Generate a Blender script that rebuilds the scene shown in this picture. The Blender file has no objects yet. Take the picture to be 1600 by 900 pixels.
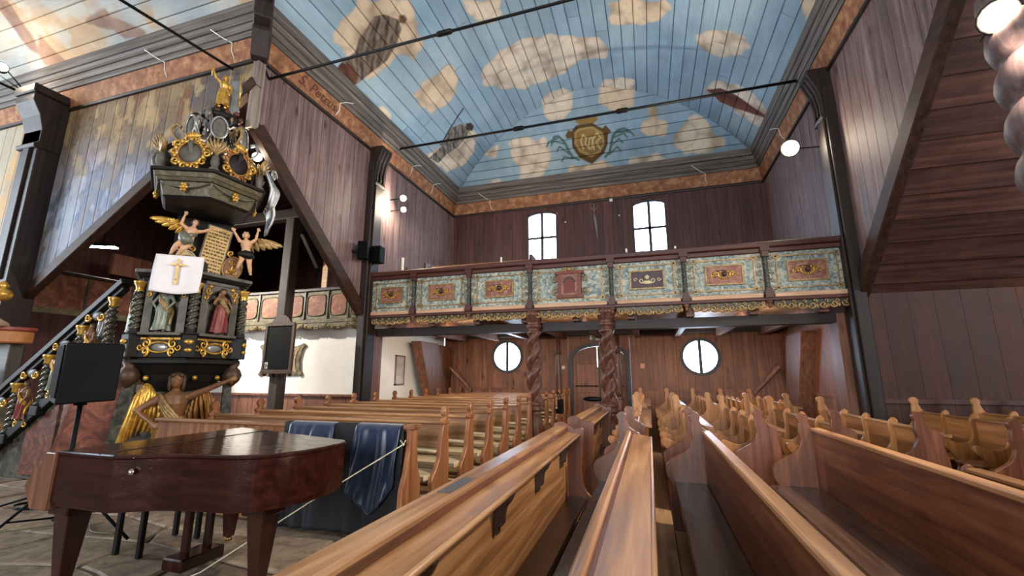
import bpy, bmesh, math, random
import numpy as np
from mathutils import Vector, Matrix
random.seed(7)
PI = math.pi
scn = bpy.context.scene
COL = scn.collection
# ------------------------------------------------------------------ camera, world, light, exposure
cam_d = bpy.data.cameras.new('camera')
cam_d.sensor_width = 36; cam_d.lens = 680 / 1600 * 36
cam_d.clip_start = 0.02; cam_d.clip_end = 200
cam = bpy.data.objects.new('camera', cam_d); COL.objects.link(cam)
cam.location = (0, 0, 1.5)
cam.rotation_euler = (math.radians(90 + 11.391), 0, math.radians(17.221))
scn.camera = cam
scn.view_settings.view_transform = 'Standard'; scn.view_settings.look = 'None'
scn.view_settings.exposure = 1.2; scn.view_settings.gamma = 1
scn.view_settings.use_curve_mapping = False
w = bpy.data.worlds.new('sky'); scn.world = w; w.use_nodes = True
w.node_tree.nodes['Background'].inputs[0].default_value = (0.62, 0.78, 1.0, 1)
w.node_tree.nodes['Background'].inputs[1].default_value = 2.0
def area(name, loc, direction, sx, sy, power, col):
    d = bpy.data.lights.new(name, 'AREA'); d.shape = 'RECTANGLE'; d.size = sx; d.size_y = sy
    d.energy = power; d.color = col
    o = bpy.data.objects.new(name, d); COL.objects.link(o); o.location = loc
    o.rotation_euler = Vector(direction).to_track_quat('-Z', 'Z').to_euler()
    return o
DAY = (0.93, 0.96, 1.0)
# daylight standing in the tall windows of the three arms behind and beside the camera
area('window_daylight_south', (-1.4, -11.6, 4.2), (0, 1, 0.04), 7.0, 4.6, 900, DAY)
area('window_daylight_east', (11.3, 0.4, 4.6), (-1, 0, 0.05), 7.0, 3.6, 430, DAY)
area('window_daylight_west', (-17.6, 0.4, 4.8), (1, 0.25, 0.05), 6.0, 3.4, 620, (.80, .90, 1.0))

# ------------------------------------------------------------------ mesh builder
class MB:
    def __init__(s): s.v = []; s.f = []; s.sm = []; s.M = None; s.cuts = []
    def add(s, vs, fs, smooth=False):
        b = len(s.v); s.cuts.append(b)
        if s.M is not None: vs = [tuple(s.M @ Vector(p)) for p in vs]
        s.v.extend([tuple(p) for p in vs]); s.f.extend([tuple(i + b for i in f) for f in fs]); s.sm.extend([smooth] * len(fs)); return s
    def box(s, x0, y0, z0, x1, y1, z1):
        return s.add([(x0,y0,z0),(x1,y0,z0),(x1,y1,z0),(x0,y1,z0),(x0,y0,z1),(x1,y0,z1),(x1,y1,z1),(x0,y1,z1)],
              [(0,3,2,1),(4,5,6,7),(0,1,5,4),(1,2,6,5),(2,3,7,6),(3,0,4,7)])
    def bar(s, a, b, wid, hei, up=(0,0,1)):
        a = Vector(a); b = Vector(b); d = (b - a).normalized(); u = Vector(up)
        r = d.cross(u)
        if r.length < 1e-4: r = d.cross(Vector((1,0,0)))
        r.normalize(); u = r.cross(d); r *= wid / 2; u *= hei / 2
        vs = [a-r-u, a+r-u, a+r+u, a-r+u, b-r-u, b+r-u, b+r+u, b-r+u]
        return s.add(vs, [(0,3,2,1),(4,5,6,7),(0,1,5,4),(1,2,6,5),(2,3,7,6),(3,0,4,7)])
    def prism(s, poly, ax, a, b, smooth=False):
        n = len(poly)
        f = {'x': lambda u, v, c: (c, u, v), 'y': lambda u, v, c: (u, c, v), 'z': lambda u, v, c: (u, v, c)}[ax]
        vs = [f(u, v, a) for u, v in poly] + [f(u, v, b) for u, v in poly]
        fs = [tuple(range(n - 1, -1, -1)), tuple(range(n, 2 * n))]
        s.add(vs, fs)
        b0 = len(s.v) - 2 * n
        for i in range(n):
            j = (i + 1) % n
            s.f.append((b0 + i, b0 + j, b0 + n + j, b0 + n + i)); s.sm.append(smooth)
        return s
    def tube(s, pts, r, n=8, flat=1.0):
        pts = [Vector(p) for p in pts]; k = len(pts)
        rs = list(r) if hasattr(r, '__len__') else [r] * k
        vs = []; u = None
        for i, p in enumerate(pts):
            d = (pts[min(i + 1, k - 1)] - pts[max(i - 1, 0)]); d.normalize()
            if u is None:
                u = d.cross(Vector((0, 0, 1)))
                if u.length < .05: u = d.cross(Vector((0, 1, 0)))
            u = (u - d * u.dot(d)); u.normalize(); v = d.cross(u)
            for j in range(n):
                a = 2 * PI * j / n
                vs.append(p + (u * math.cos(a) + v * math.sin(a) * flat) * rs[i])
        fs = [(i*n+j, i*n+(j+1)%n, (i+1)*n+(j+1)%n, (i+1)*n+j) for i in range(k-1) for j in range(n)]
        s.add(vs, fs, True); b = len(s.v) - k * n
        s.f.append(tuple(b + j for j in range(n - 1, -1, -1))); s.sm.append(False)
        s.f.append(tuple(b + (k - 1) * n + j for j in range(n))); s.sm.append(False)
        return s
    def lathe(s, prof, n=16, c=(0,0,0), rfun=None, smooth=True):
        k = len(prof); vs = []
        for r, z in prof:
            for j in range(n):
                a = 2 * PI * j / n; rr = r if rfun is None else r * rfun(a, z)
                vs.append((c[0] + rr * math.cos(a), c[1] + rr * math.sin(a), c[2] + z))
        fs = [(i*n+j, i*n+(j+1)%n, (i+1)*n+(j+1)%n, (i+1)*n+j) for i in range(k-1) for j in range(n)]
        s.add(vs, fs, smooth); b = len(s.v) - k * n
        s.f.append(tuple(b + j for j in range(n - 1, -1, -1))); s.sm.append(False)
        s.f.append(tuple(b + (k - 1) * n + j for j in range(n))); s.sm.append(False)
        return s
    def ball(s, c, r, n=10, m=7):
        rx, ry, rz = r if hasattr(r, '__len__') else (r, r, r)
        vs = [(c[0], c[1], c[2] - rz)]
        for i in range(1, m):
            t = -PI / 2 + PI * i / m
            for j in range(n):
                a = 2 * PI * j / n
                vs.append((c[0] + rx*math.cos(t)*math.cos(a), c[1] + ry*math.cos(t)*math.sin(a), c[2] + rz*math.sin(t)))
        vs.append((c[0], c[1], c[2] + rz)); L = len(vs) - 1
        fs = [(0, 1 + (j+1) % n, 1 + j) for j in range(n)]
        fs += [(1+i*n+j, 1+i*n+(j+1)%n, 1+(i+1)*n+(j+1)%n, 1+(i+1)*n+j) for i in range(m-2) for j in range(n)]
        fs += [(1+(m-2)*n+j, 1+(m-2)*n+(j+1)%n, L) for j in range(n)]
        return s.add(vs, fs, True)
    def mesh(s, name, mat, bevel=0):
        me = bpy.data.meshes.new(name); me.from_pydata(s.v, [], s.f)
        me.polygons.foreach_set('use_smooth', s.sm)
        if bevel:
            bm = bmesh.new(); bm.from_mesh(me)
            ed = [e for e in bm.edges if len(e.link_faces) == 2 and e.calc_face_angle(0) > .6]
            bmesh.ops.bevel(bm, geom=ed, offset=bevel, segments=1, affect='EDGES', clamp_overlap=True)
            bm.to_mesh(me); bm.free()
        if mat: me.materials.append(mat)
        me.update(); return me
    def build(s, name, mat, parent=None, bevel=0):
        return link(name, s.mesh(name, mat, bevel), parent)
def build_each(m, name, mat, parent):
    """every shape added to the builder becomes a part of its own"""
    cuts = m.cuts + [len(m.v)]
    for a, b in zip(cuts, cuts[1:]):
        q = MB(); q.v = m.v[a:b]
        for f, sm in zip(m.f, m.sm):
            if a <= f[0] < b: q.f.append(tuple(i - a for i in f)); q.sm.append(sm)
        q.build(name, mat, parent)
def link(name, me, parent=None, loc=None, rot=None):
    o = bpy.data.objects.new(name, me); COL.objects.link(o)
    if parent: o.parent = parent
    if loc is not None: o.location = loc
    if rot is not None: o.rotation_euler = rot
    return o
def tag(o, label=None, cat=None, group=None, kind=None):
    if label: o['label'] = label
    if cat: o['category'] = cat
    if group: o['group'] = group
    if kind: o['kind'] = kind
    return o
def empty(name, loc=(0,0,0), rz=0, label=None, cat=None, group=None, kind=None):
    o = bpy.data.objects.new(name, None); COL.objects.link(o); o.location = loc; o.rotation_euler = (0, 0, rz)
    return tag(o, label, cat, group, kind)
def copy_tree(o, parent=None):
    c = o.copy(); COL.objects.link(c); c.parent = parent
    for ch in list(o.children): copy_tree(ch, c)
    return c
def T(loc=(0,0,0), rz=0, rx=0, ry=0, s=1):
    return Matrix.Translation(loc) @ Matrix.Rotation(rz,4,'Z') @ Matrix.Rotation(ry,4,'Y') @ Matrix.Rotation(rx,4,'X') @ Matrix.Scale(s,4)

# ------------------------------------------------------------------ materials
def srgb(r, g, b):
    f = lambda c: (c/255/12.92) if c/255 <= .04045 else ((c/255 + .055)/1.055) ** 2.4
    return (f(r), f(g), f(b), 1)
class NT:
    def __init__(s, name):
        s.m = bpy.data.materials.new(name); s.m.use_nodes = True; s.t = s.m.node_tree
        s.b = s.t.nodes['Principled BSDF']
    def n(s, typ, **kw):
        nd = s.t.nodes.new('ShaderNode' + typ)
        for k, v in kw.items():
            if k in nd.inputs and not hasattr(nd, k): nd.inputs[k].default_value = v
            else: setattr(nd, k, v)
        return nd
    def l(s, a, b): s.t.links.new(a, b)
    def coords(s, scale=(1,1,1), rnd=True):
        tc = s.n('TexCoord'); mp = s.n('Mapping'); mp.inputs['Scale'].default_value = scale
        if rnd:
            oi = s.n('ObjectInfo'); mu = s.n('VectorMath', operation='MULTIPLY'); s.l(oi.outputs['Random'], mu.inputs[0]); mu.inputs[1].default_value = (37, 91, 53)
            ad = s.n('VectorMath', operation='ADD'); s.l(tc.outputs['Object'], ad.inputs[0]); s.l(mu.outputs[0], ad.inputs[1]); s.l(ad.outputs[0], mp.inputs['Vector'])
        else: s.l(tc.outputs['Object'], mp.inputs['Vector'])
        return mp.outputs[0]
    def noise(s, vec, scale, detail=4, dist=0, rough=.5):
        nd = s.n('TexNoise'); nd.inputs['Scale'].default_value = scale; nd.inputs['Detail'].default_value = detail
        nd.inputs['Distortion'].default_value = dist; nd.inputs['Roughness'].default_value = rough; s.l(vec, nd.inputs['Vector']); return nd.outputs['Fac']
    def ramp(s, fac, stops):
        r = s.n('ValToRGB'); e = r.color_ramp.elements
        e[0].position, e[0].color = stops[0]; e[1].position, e[1].color = stops[-1]
        for p, c in stops[1:-1]:
            x = e.new(p); x.color = c
        s.l(fac, r.inputs[0]); return r.outputs[0]
    def mix(s, a, b, fac, mode='MIX'):
        m = s.n('MixRGB', blend_type=mode)
        for sock, val in ((m.inputs[0], fac), (m.inputs[1], a), (m.inputs[2], b)):
            if hasattr(val, 'is_linked'): s.l(val, sock)
            else: sock.default_value = val
        return m.outputs[0]
    def bump(s, h, st=.3, d=.01):
        b = s.n('Bump'); b.inputs['Strength'].default_value = st; b.inputs['Distance'].default_value = d; s.l(h, b.inputs['Height']); s.l(b.outputs[0], s.b.inputs['Normal'])
    def vary(s, col, lo=.8, hi=1.15):
        oi = s.n('ObjectInfo'); mr = s.n('MapRange'); mr.inputs['To Min'].default_value = lo; mr.inputs['To Max'].default_value = hi
        s.l(oi.outputs['Random'], mr.inputs[0]); h = s.n('HueSaturation'); s.l(mr.outputs[0], h.inputs['Value']); s.l(col, h.inputs['Color']); return h.outputs[0]
    def out(s, col, rough=.5, metal=0, spec=.5):
        if hasattr(col, 'is_linked'): s.l(col, s.b.inputs['Base Color'])
        else: s.b.inputs['Base Color'].default_value = col
        if hasattr(rough, 'is_linked'): s.l(rough, s.b.inputs['Roughness'])
        else: s.b.inputs['Roughness'].default_value = rough
        s.b.inputs['Metallic'].default_value = metal; s.b.inputs['Specular IOR Level'].default_value = spec
        return s.m
def wood(name, dark, mid, light, axis='z', rough=.5, knots=1.0, vary=(.82, 1.15), spec=.4, rnd=True, fine=1.0, stain=0.0, rvar=1.0):
    t = NT(name); k = .055
    sc = {'x': (k, 1, 1), 'y': (1, k, 1), 'z': (1, 1, k)}[axis]
    v = t.coords(sc, rnd)
    g = t.noise(v, 15, 5, .35, .55)
    col = t.ramp(g, [(.28, srgb(*dark)), (.5, srgb(*mid)), (.75, srgb(*light))])
    v2 = t.coords({'x': (.04, 1, 1), 'y': (1, .04, 1), 'z': (1, 1, .04)}[axis], rnd)
    fi = t.noise(v2, 130, 2, 0, .5)
    fc = t.ramp(fi, [(.3, (.62, .60, .58, 1)), (.65, (1, 1, 1, 1))])
    col = t.mix(col, fc, .45 * fine, 'MULTIPLY')
    if knots:
        v3 = t.coords({'x': (.38, 1, 1), 'y': (1, .38, 1), 'z': (1, 1, .38)}[axis], rnd)
        vo = t.n('TexVoronoi'); vo.inputs['Scale'].default_value = 3.1; t.l(v3, vo.inputs['Vector'])
        kc = t.ramp(vo.outputs['Distance'], [(.05, (.16, .10, .08, 1)), (.10, (.45, .36, .3, 1)), (.17, (1, 1, 1, 1))])
        col = t.mix(col, kc, .8 * knots, 'MULTIPLY')
    if stain:
        v4 = t.coords((1, 1, 1), rnd)
        st = t.ramp(t.noise(v4, 2.2, 5, .6, .65), [(.38, (.55, .5, .48, 1)), (.6, (1, 1, 1, 1))])
        col = t.mix(col, st, stain, 'MULTIPLY')
    col = t.vary(col, *vary)
    t.bump(fi, .25, .004)
    rr = t.n('MapRange'); rr.inputs['To Min'].default_value = max(.03, rough - .12*rvar); rr.inputs['To Max'].default_value = min(1, rough + .15*rvar); t.l(g, rr.inputs[0])
    return t.out(col, rr.outputs[0], 0, spec)
def plain(name, col, rough=.5, metal=0, spec=.5, mottle=.25, scale=6, bump=0):
    t = NT(name); v = t.coords((1,1,1), True); n = t.noise(v, scale, 5, .3, .6)
    c = srgb(*col); d = tuple(x * (1 - mottle) for x in c[:3]) + (1,); h = tuple(min(1, x * (1 + mottle)) for x in c[:3]) + (1,)
    if bump: t.bump(n, bump, .02)
    return t.out(t.ramp(n, [(.3, d), (.7, h)]), rough, metal, spec)
def marble(name, stops, scale=3, dist=3, rough=.45, spec=.4, bump=.15, vary=(.92, 1.06), detail=6):
    t = NT(name); v = t.coords((1,1,1), True); n = t.noise(v, scale, detail, dist, .62)
    c = t.ramp(n, [(p, srgb(*q)) for p, q in stops]); c = t.vary(c, *vary)
    if bump: t.bump(n, bump, .01)
    return t.out(c, rough, 0, spec)
def emis(name, col, st):
    t = NT(name); t.b.inputs['Emission Color'].default_value = srgb(*col); t.b.inputs['Emission Strength'].default_value = st
    return t.out(srgb(*col), .3)
def painted(name, axis='y', rough=.7, grime=.35, spec=.2):
    t = NT(name); a = t.n('Attribute'); a.attribute_name = 'paint'
    k = .06; v = t.coords({'x': (k,1,1), 'y': (1,k,1), 'z': (1,1,k)}[axis], True)
    f = t.noise(v, 40, 4, .3, .6); fc = t.ramp(f, [(.3, (.72,.70,.68,1)), (.6, (1,1,1,1))])
    c = t.mix(a.outputs['Color'], fc, grime, 'MULTIPLY')
    v2 = t.coords((1,1,1), False); g = t.noise(v2, 1.3, 6, .4, .65); gc = t.ramp(g, [(.32, (.80,.78,.76,1)), (.6, (1,1,1,1))])
    c = t.mix(c, gc, .6, 'MULTIPLY'); c = t.vary(c, .9, 1.06)
    t.bump(f, .2, .004)
    return t.out(c, rough, 0, spec)

# numpy value noise for paint on boards
_rng = np.random.RandomState(3); _P = _rng.rand(256, 256)
def vnoise(x, y):
    xi = np.floor(x).astype(int); yi = np.floor(y).astype(int); xf = x - xi; yf = y - yi
    xf = xf*xf*(3-2*xf); yf = yf*yf*(3-2*yf)
    a = _P[xi % 256, yi % 256]; b = _P[(xi+1) % 256, yi % 256]; c = _P[xi % 256, (yi+1) % 256]; d = _P[(xi+1) % 256, (yi+1) % 256]
    return (a*(1-xf)+b*xf)*(1-yf) + (c*(1-xf)+d*xf)*yf
def fbm(x, y, o=4):
    s = 0; a = .5; t = 0
    for i in range(o):
        s = s + a * vnoise(x * 2**i + 17*i, y * 2**i + 31*i); t += a; a *= .5
    return s / t
def lin(c): return np.array(srgb(*c)[:3])
def psdf(x, y, poly):
    """signed distance to a polygon, positive inside"""
    P = np.array(poly); d = np.full(x.shape, 1e9); ins = np.zeros(x.shape, bool)
    n = len(P)
    for i in range(n):
        ax, ay = P[i]; bx, by = P[(i+1) % n]
        ex, ey = bx-ax, by-ay; L = ex*ex+ey*ey + 1e-12
        t = np.clip(((x-ax)*ex + (y-ay)*ey)/L, 0, 1)
        d = np.minimum(d, np.hypot(x-ax-t*ex, y-ay-t*ey))
        c = ((ay > y) != (by > y)) & (x < (bx-ax)*(y-ay)/(by-ay+1e-12) + ax)
        ins ^= c
    return np.where(ins, d, -d)
def lsdf(x, y, pts):
    d = np.full(x.shape, 1e9)
    for (ax, ay), (bx, by) in zip(pts[:-1], pts[1:]):
        ex, ey = bx-ax, by-ay; L = ex*ex+ey*ey + 1e-12
        t = np.clip(((x-ax)*ex + (y-ay)*ey)/L, 0, 1); d = np.minimum(d, np.hypot(x-ax-t*ex, y-ay-t*ey))
    return d
def sstep(a, b, x):
    t = np.clip((x-a)/(b-a), 0, 1); return t*t*(3-2*t)
def grid_obj(name, P, colors, mat, parent, skirt=None):
    """P: (n,m,3) vertex grid; colours (n,m,3) linear -> 'paint'; skirt: offset vector field (n,m,3) or None for edge depth"""
    n, m = P.shape[:2]; V = P.reshape(-1, 3)
    idx = np.arange(n*m).reshape(n, m)
    F = np.stack([idx[:-1,:-1], idx[1:,:-1], idx[1:,1:], idx[:-1,1:]], -1).reshape(-1, 4)
    C = colors.reshape(-1, 3)
    if skirt is not None:
        ring = np.concatenate([idx[0,:], idx[1:,-1], idx[-1,-2::-1], idx[-2:0:-1,0]])
        S = V[ring] + skirt.reshape(-1,3)[ring]; b = len(V); k = len(ring); r2 = np.arange(k) + b
        F = np.concatenate([F, np.stack([ring, np.roll(ring,-1), np.roll(r2,-1), r2], -1)]); V = np.concatenate([V, S]); C = np.concatenate([C, C[ring]*.5])
    me = bpy.data.meshes.new(name); me.vertices.add(len(V)); me.vertices.foreach_set('co', V.astype(np.float32).ravel())
    me.loops.add(F.size); me.loops.foreach_set('vertex_index', F.astype(np.int32).ravel())
    me.polygons.add(len(F)); me.polygons.foreach_set('loop_start', np.arange(0, F.size, 4, dtype=np.int32))
    me.update(calc_edges=True)
    at = me.color_attributes.new('paint', 'FLOAT_COLOR', 'POINT')
    at.data.foreach_set('color', np.concatenate([C, np.ones((len(C),1))], 1).astype(np.float32).ravel())
    me.materials.append(mat)
    return link(name, me, parent)
# ------------------------------------------------------------------ the setting
XL, XR, YB, YT = -6.35, 3.5, 13.5, 5.2       # nave side walls, end wall, transept wall
CX, HW, ZS, RISE = -1.43, 4.72, 7.97, 2.13
R0 = (HW*HW + RISE*RISE) / (2*RISE); ZC0 = ZS + RISE - R0; CYT = 5.07 - HW
SMAX = R0 * math.asin(HW / R0)
M_gap = plain('board_gap_shadow_wood', (26, 18, 15), .9, mottle=.2)
M_wall_grey = wood('weathered_grey_board', (84, 66, 64), (122, 98, 96), (152, 128, 124), 'z', .6, 1.0, (.85, 1.12), stain=.35)
M_wall_dark = wood('shade_darkened_board', (56, 31, 30), (80, 46, 43), (102, 63, 56), 'z', .5, 1.0, (.8, 1.15))  # same boards as below, with the backlit upper wall's shade put into the colour
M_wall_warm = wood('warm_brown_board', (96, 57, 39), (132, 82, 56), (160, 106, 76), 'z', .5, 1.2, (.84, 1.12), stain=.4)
M_wall_rdark = wood('dark_red_brown_board', (52, 24, 13), (74, 37, 22), (94, 52, 33), 'z', .55, .8, (.85, 1.12), stain=.4)
M_beam = wood('dark_oak_beam', (24, 16, 13), (38, 25, 20), (54, 38, 31), 'z', .5, .3, (.9, 1.1))
M_beam_x = wood('dark_oak_beam_lengthwise', (24, 16, 13), (38, 25, 20), (54, 38, 31), 'x', .5, .3, (.9, 1.1))
M_beam_y = wood('dark_oak_beam_across', (24, 16, 13), (38, 25, 20), (54, 38, 31), 'y', .5, .3, (.9, 1.1))
M_brace_warm = wood('planed_brown_prop', (84, 50, 36), (118, 76, 56), (144, 100, 76), 'z', .5, .6, (.92, 1.08))
M_plaster = plain('white_plaster', (240, 235, 226), .85, mottle=.05, scale=2.5, bump=.1, spec=.2)
M_pane = emis('daylit_window_glass', (206, 228, 255), 11)
M_iron = plain('black_iron', (22, 20, 20), .5, .6, mottle=.3)
M_frame = plain('dark_window_frame', (58, 56, 60), .6)
M_ceil = painted('painted_vault_boards', 'y', .7, .4)
M_ceil_x = painted('painted_end_boards', 'x', .7, .4)
M_fresco = painted('painted_wall_boards', 'z', .7, .45)
M_frieze = marble('orange_marbled_frieze', [(.25, (98, 62, 46)), (.42, (134, 88, 62)), (.55, (156, 108, 76)), (.66, (182, 138, 98)), (.8, (140, 96, 70))], 6, .3, .65, .25)
M_mould = wood('grey_moulding', (70, 64, 60), (104, 96, 90), (136, 126, 118), 'y', .6, 0, (.85, 1.15), fine=.8)
M_mould_x = wood('grey_moulding_lengthwise', (70, 64, 60), (104, 96, 90), (136, 126, 118), 'x', .6, 0, (.85, 1.15), fine=.8)
M_stone = marble('worn_flagstone', [(.25, (84, 70, 58)), (.45, (126, 108, 90)), (.6, (150, 132, 110)), (.8, (108, 94, 80))], 4.5, 1.5, .7, .3, .5, (.75, 1.15), 8)
M_joint = plain('dark_earth_joint', (74, 62, 52), .95, mottle=.4, scale=20)
M_floorwood = wood('worn_pale_floor_board', (120, 88, 60), (158, 122, 88), (188, 154, 118), 'y', .5, .4, (.85, 1.1))

# ---- floor
fl = tag(MB().box(-18, -13, -.3, 12, 15, -.03).build('floor', M_joint), kind='structure')
rng = random.Random(11)
def flagstones(x0, x1, y0, y1, nx, ny):
    gx = [[x0 + (x1-x0)*i/nx + (rng.uniform(-.17,.17) if 0 < i < nx else 0) for i in range(nx+1)] for j in range(ny+1)]
    gy = [[y0 + (y1-y0)*j/ny + (rng.uniform(-.13,.13) if 0 < j < ny else 0) for i in range(nx+1)] for j in range(ny+1)]
    for j in range(ny):
        off = 0
        for i in range(nx):
            q = [(gx[j][i], gy[j][i]), (gx[j][i+1], gy[j][i+1]), (gx[j+1][i+1], gy[j+1][i+1]), (gx[j+1][i], gy[j+1][i])]
            cx_, cy_ = sum(p[0] for p in q)/4, sum(p[1] for p in q)/4
            pts = []
            for a, b in zip(q, q[1:] + q[:1]):
                for t in (0.0, .33, .66):
                    px, py = a[0]+(b[0]-a[0])*t, a[1]+(b[1]-a[1])*t
                    k = .985 - (0.03 if t == 0 else 0)
                    jx = rng.uniform(-.02,.02)
                    pts.append((cx_+(px-cx_)*k+jx, cy_+(py-cy_)*k+rng.uniform(-.02,.02)))
            z = rng.uniform(-.012, .008)
            m = MB(); n = len(pts)
            inner = [(cx_+(p[0]-cx_)*.93, cy_+(p[1]-cy_)*.93) for p in pts]
            m.add([(p[0],p[1],-.05) for p in pts] + [(p[0],p[1],z-.014) for p in pts] + [(p[0],p[1],z+rng.uniform(-.004,.004)) for p in inner],
                  [(k_, (k_+1)%n, n+(k_+1)%n, n+k_) for k_ in range(n)] + [(n+k_, n+(k_+1)%n, 2*n+(k_+1)%n, 2*n+k_) for k_ in range(n)] + [tuple(range(2*n, 3*n))])
            m.build('flagstone', M_stone, fl)
flagstones(-10.6, -1.25, .9, 5.3, 11, 8)
# wooden floor boards under and between the pews
for i in range(26):
    x = -1.2 + i * .27
    MB().box(x, .6, -.04, x + .262, YB, .0).build('floor_board', M_floorwood, fl)
for i in range(18):
    y = 5.32 + i * .42
    MB().box(-6.3, y, -.04, -1.21, y + .412, 0).build('floor_board', M_floorwood, fl)

# ---- vaulted ceiling: boards with painted sky, clouds and figures
CLOUDS = [[(-3.97,6.18),(-3.12,6.88),(-3.2,7.44),(-3.47,8.02),(-3.85,8.14),(-4.04,7.69),(-4.4,7.75),(-4.9,7.57),(-5.0,7.19),(-4.9,6.77),(-4.89,6.4),(-4.51,6.17),(-4.23,6.27)],[(-2.13,7.58),(-1.37,8.02),(-1.44,8.36),(-1.83,8.58),(-2.06,8.29),(-2.15,7.84)],[(-2.67,9.82),(-2.19,9.54),(-1.48,9.35),(-0.8,9.41),(-0.18,9.67),(0.6,9.95),(1.0,10.4),(0.77,10.74),(0.07,10.72),(-0.25,11.02),(-0.86,11.19),(-1.64,11.13),(-2.31,10.64),(-2.65,10.17)],[(-4.38,8.91),(-3.98,8.82),(-3.37,8.88),(-3.06,8.97),(-3.11,9.38),(-3.42,9.83),(-3.87,9.94),(-4.26,9.79),(-4.42,9.29)],[(-5.47,8.15),(-5.11,8.4),(-5.12,8.76),(-5.35,8.96),(-5.67,8.74)],[(-4.66,11.01),(-4.12,10.8),(-3.76,11.08),(-3.61,11.82),(-4.07,12.48),(-4.71,12.55),(-5.14,12.11),(-5.21,11.39),(-5.21,10.76)],[(0.97,8.92),(1.17,8.85),(2.31,8.86),(2.46,9.11),(2.03,9.54),(1.42,9.65),(1.04,9.56)],[(3.1,9.76),(3.37,9.48),(3.79,9.36),(4.17,9.41),(4.32,9.6),(4.14,9.97),(3.8,10.29),(3.31,10.27),(3.1,10.08)],[(3.43,11.69),(3.76,11.11),(4.26,10.96),(4.82,11.08),(5.27,11.36),(5.51,11.76),(5.19,12.11),(4.59,12.12),(4.18,11.99),(3.6,11.89)],[(4.96,8.03),(5.38,7.83),(5.41,8.05),(5.28,8.35),(5.11,8.25)],[(0.5,12.0),(0.68,11.7),(1.15,11.6),(1.5,11.75),(1.53,12.3),(.5,12.3)],[(-1.4,12.3),(-1.34,11.97),(-1.07,11.7),(-0.57,11.72),(-0.35,11.94),(-.35,12.3)]]
ECLOUDS = [[(-0.95,10.2),(0.03,10.2),(0.03,9.82),(0.02,9.61),(-0.38,9.48),(-0.75,9.61),(-0.96,9.8)],[(-2.79,10.2),(-1.81,10.2),(-1.83,9.77),(-2.17,9.56),(-2.58,9.6),(-2.77,9.75)],[(-4.07,9.22),(-3.61,9.32),(-3.19,9.18),(-2.87,9.19),(-2.65,8.72),(-2.81,8.33),(-3.27,7.97),(-3.81,8.01),(-3.83,8.4),(-4.04,8.8)],[(0.39,9.56),(0.67,9.62),(0.81,9.43),(0.74,9.2),(1.01,9.01),(0.9,8.77),(0.43,8.79),(0.16,8.96),(0.21,9.2),(0.41,9.28)],[(1.28,8.89),(1.56,9.12),(1.91,9.09),(2.21,8.79),(2.58,8.46),(2.56,8.22),(2.15,8.07),(1.52,8.18),(1.11,8.49),(1.09,8.75)],[(-0.35,8.03),(-0.18,8.22),(0.22,8.35),(0.6,8.3),(0.96,7.99),(1.02,7.9)],[(-2.3,8.02),(-2.12,8.29),(-1.7,8.32),(-1.39,8.23),(-0.97,8.36),(-0.69,8.07),(-0.66,7.9)],[(-5.0,9.01),(-4.7,9.2),(-4.47,9.17),(-4.55,8.86),(-4.84,8.83)],[(-5.21,8.0),(-4.95,8.22),(-4.56,8.15),(-4.51,7.95)]]
FIG1 = [(-3.93,6.63),(-3.72,6.76),(-3.54,7.05),(-3.6,7.29),(-3.9,7.5),(-4.31,7.63),(-4.68,7.56),(-5.15,7.46),(-5.48,7.31),(-5.62,6.89),(-5.05,6.81),(-4.71,6.89),(-4.47,6.75),(-4.14,6.7)]
FIG1BASE = [(-5.75,6.87),(-5.11,6.8),(-4.97,7.0),(-5.03,7.34),(-5.2,7.42),(-5.6,7.35)]
FIG1HEAD = [(-3.49,7.0),(-3.37,7.06),(-3.37,7.2),(-3.49,7.24),(-3.58,7.13)]
FIG2 = [(-4.12,10.8),(-3.81,10.94),(-3.68,11.43),(-3.95,11.59),(-4.34,11.67),(-4.71,11.55),(-5.14,11.51),(-5.23,11.0),(-4.7,11.08),(-4.39,10.9)]
FIG2HEAD = [(-3.7,11.07),(-3.54,11.19),(-3.53,11.42),(-3.66,11.54),(-3.79,11.34)]
STAFF = [(-3.5,10.5),(-4.66,11.01)]
FISH = [(3.53,11.65),(3.89,11.36),(4.34,11.38),(4.82,11.48),(5.5,11.55),(4.99,11.76),(4.45,11.93),(3.98,11.96),(3.77,11.77)]
EMBLEM = [(-1.95,9.24),(-1.79,9.37),(-1.28,9.37),(-0.99,9.2),(-0.81,9.04),(-0.84,8.75),(-0.98,8.51),(-1.39,8.25),(-1.78,8.48),(-1.98,8.81)]
EMBLEMIN = [(-1.87,9.2),(-1.69,9.31),(-1.28,9.3),(-0.95,9.08),(-0.92,8.76),(-1.1,8.54),(-1.39,8.44),(-1.77,8.64),(-1.91,8.89)]
HORNS = [[(-2.17,9.15),(-2.05,9.29),(-1.87,9.22),(-1.93,9.05),(-2.12,9.05)],[(-1.0,9.16),(-0.87,9.27),(-0.69,9.06),(-0.85,8.98)]]
CROWN = [(-1.81,9.46),(-1.7,9.56),(-1.56,9.50),(-1.4,9.6),(-1.25,9.50),(-1.16,9.55),(-1.07,9.42),(-1.22,9.34),(-1.68,9.36)]
FEATH = [[(-2.63,9.02),(-2.53,9.16),(-2.38,9.16),(-2.21,8.98),(-2.08,8.68),(-1.99,8.53),(-1.79,8.43)],[(-0.13,8.98),(-0.31,9.09),(-0.51,9.07),(-0.66,8.95),(-0.74,8.74),(-0.8,8.52),(-0.95,8.41)]]
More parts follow.
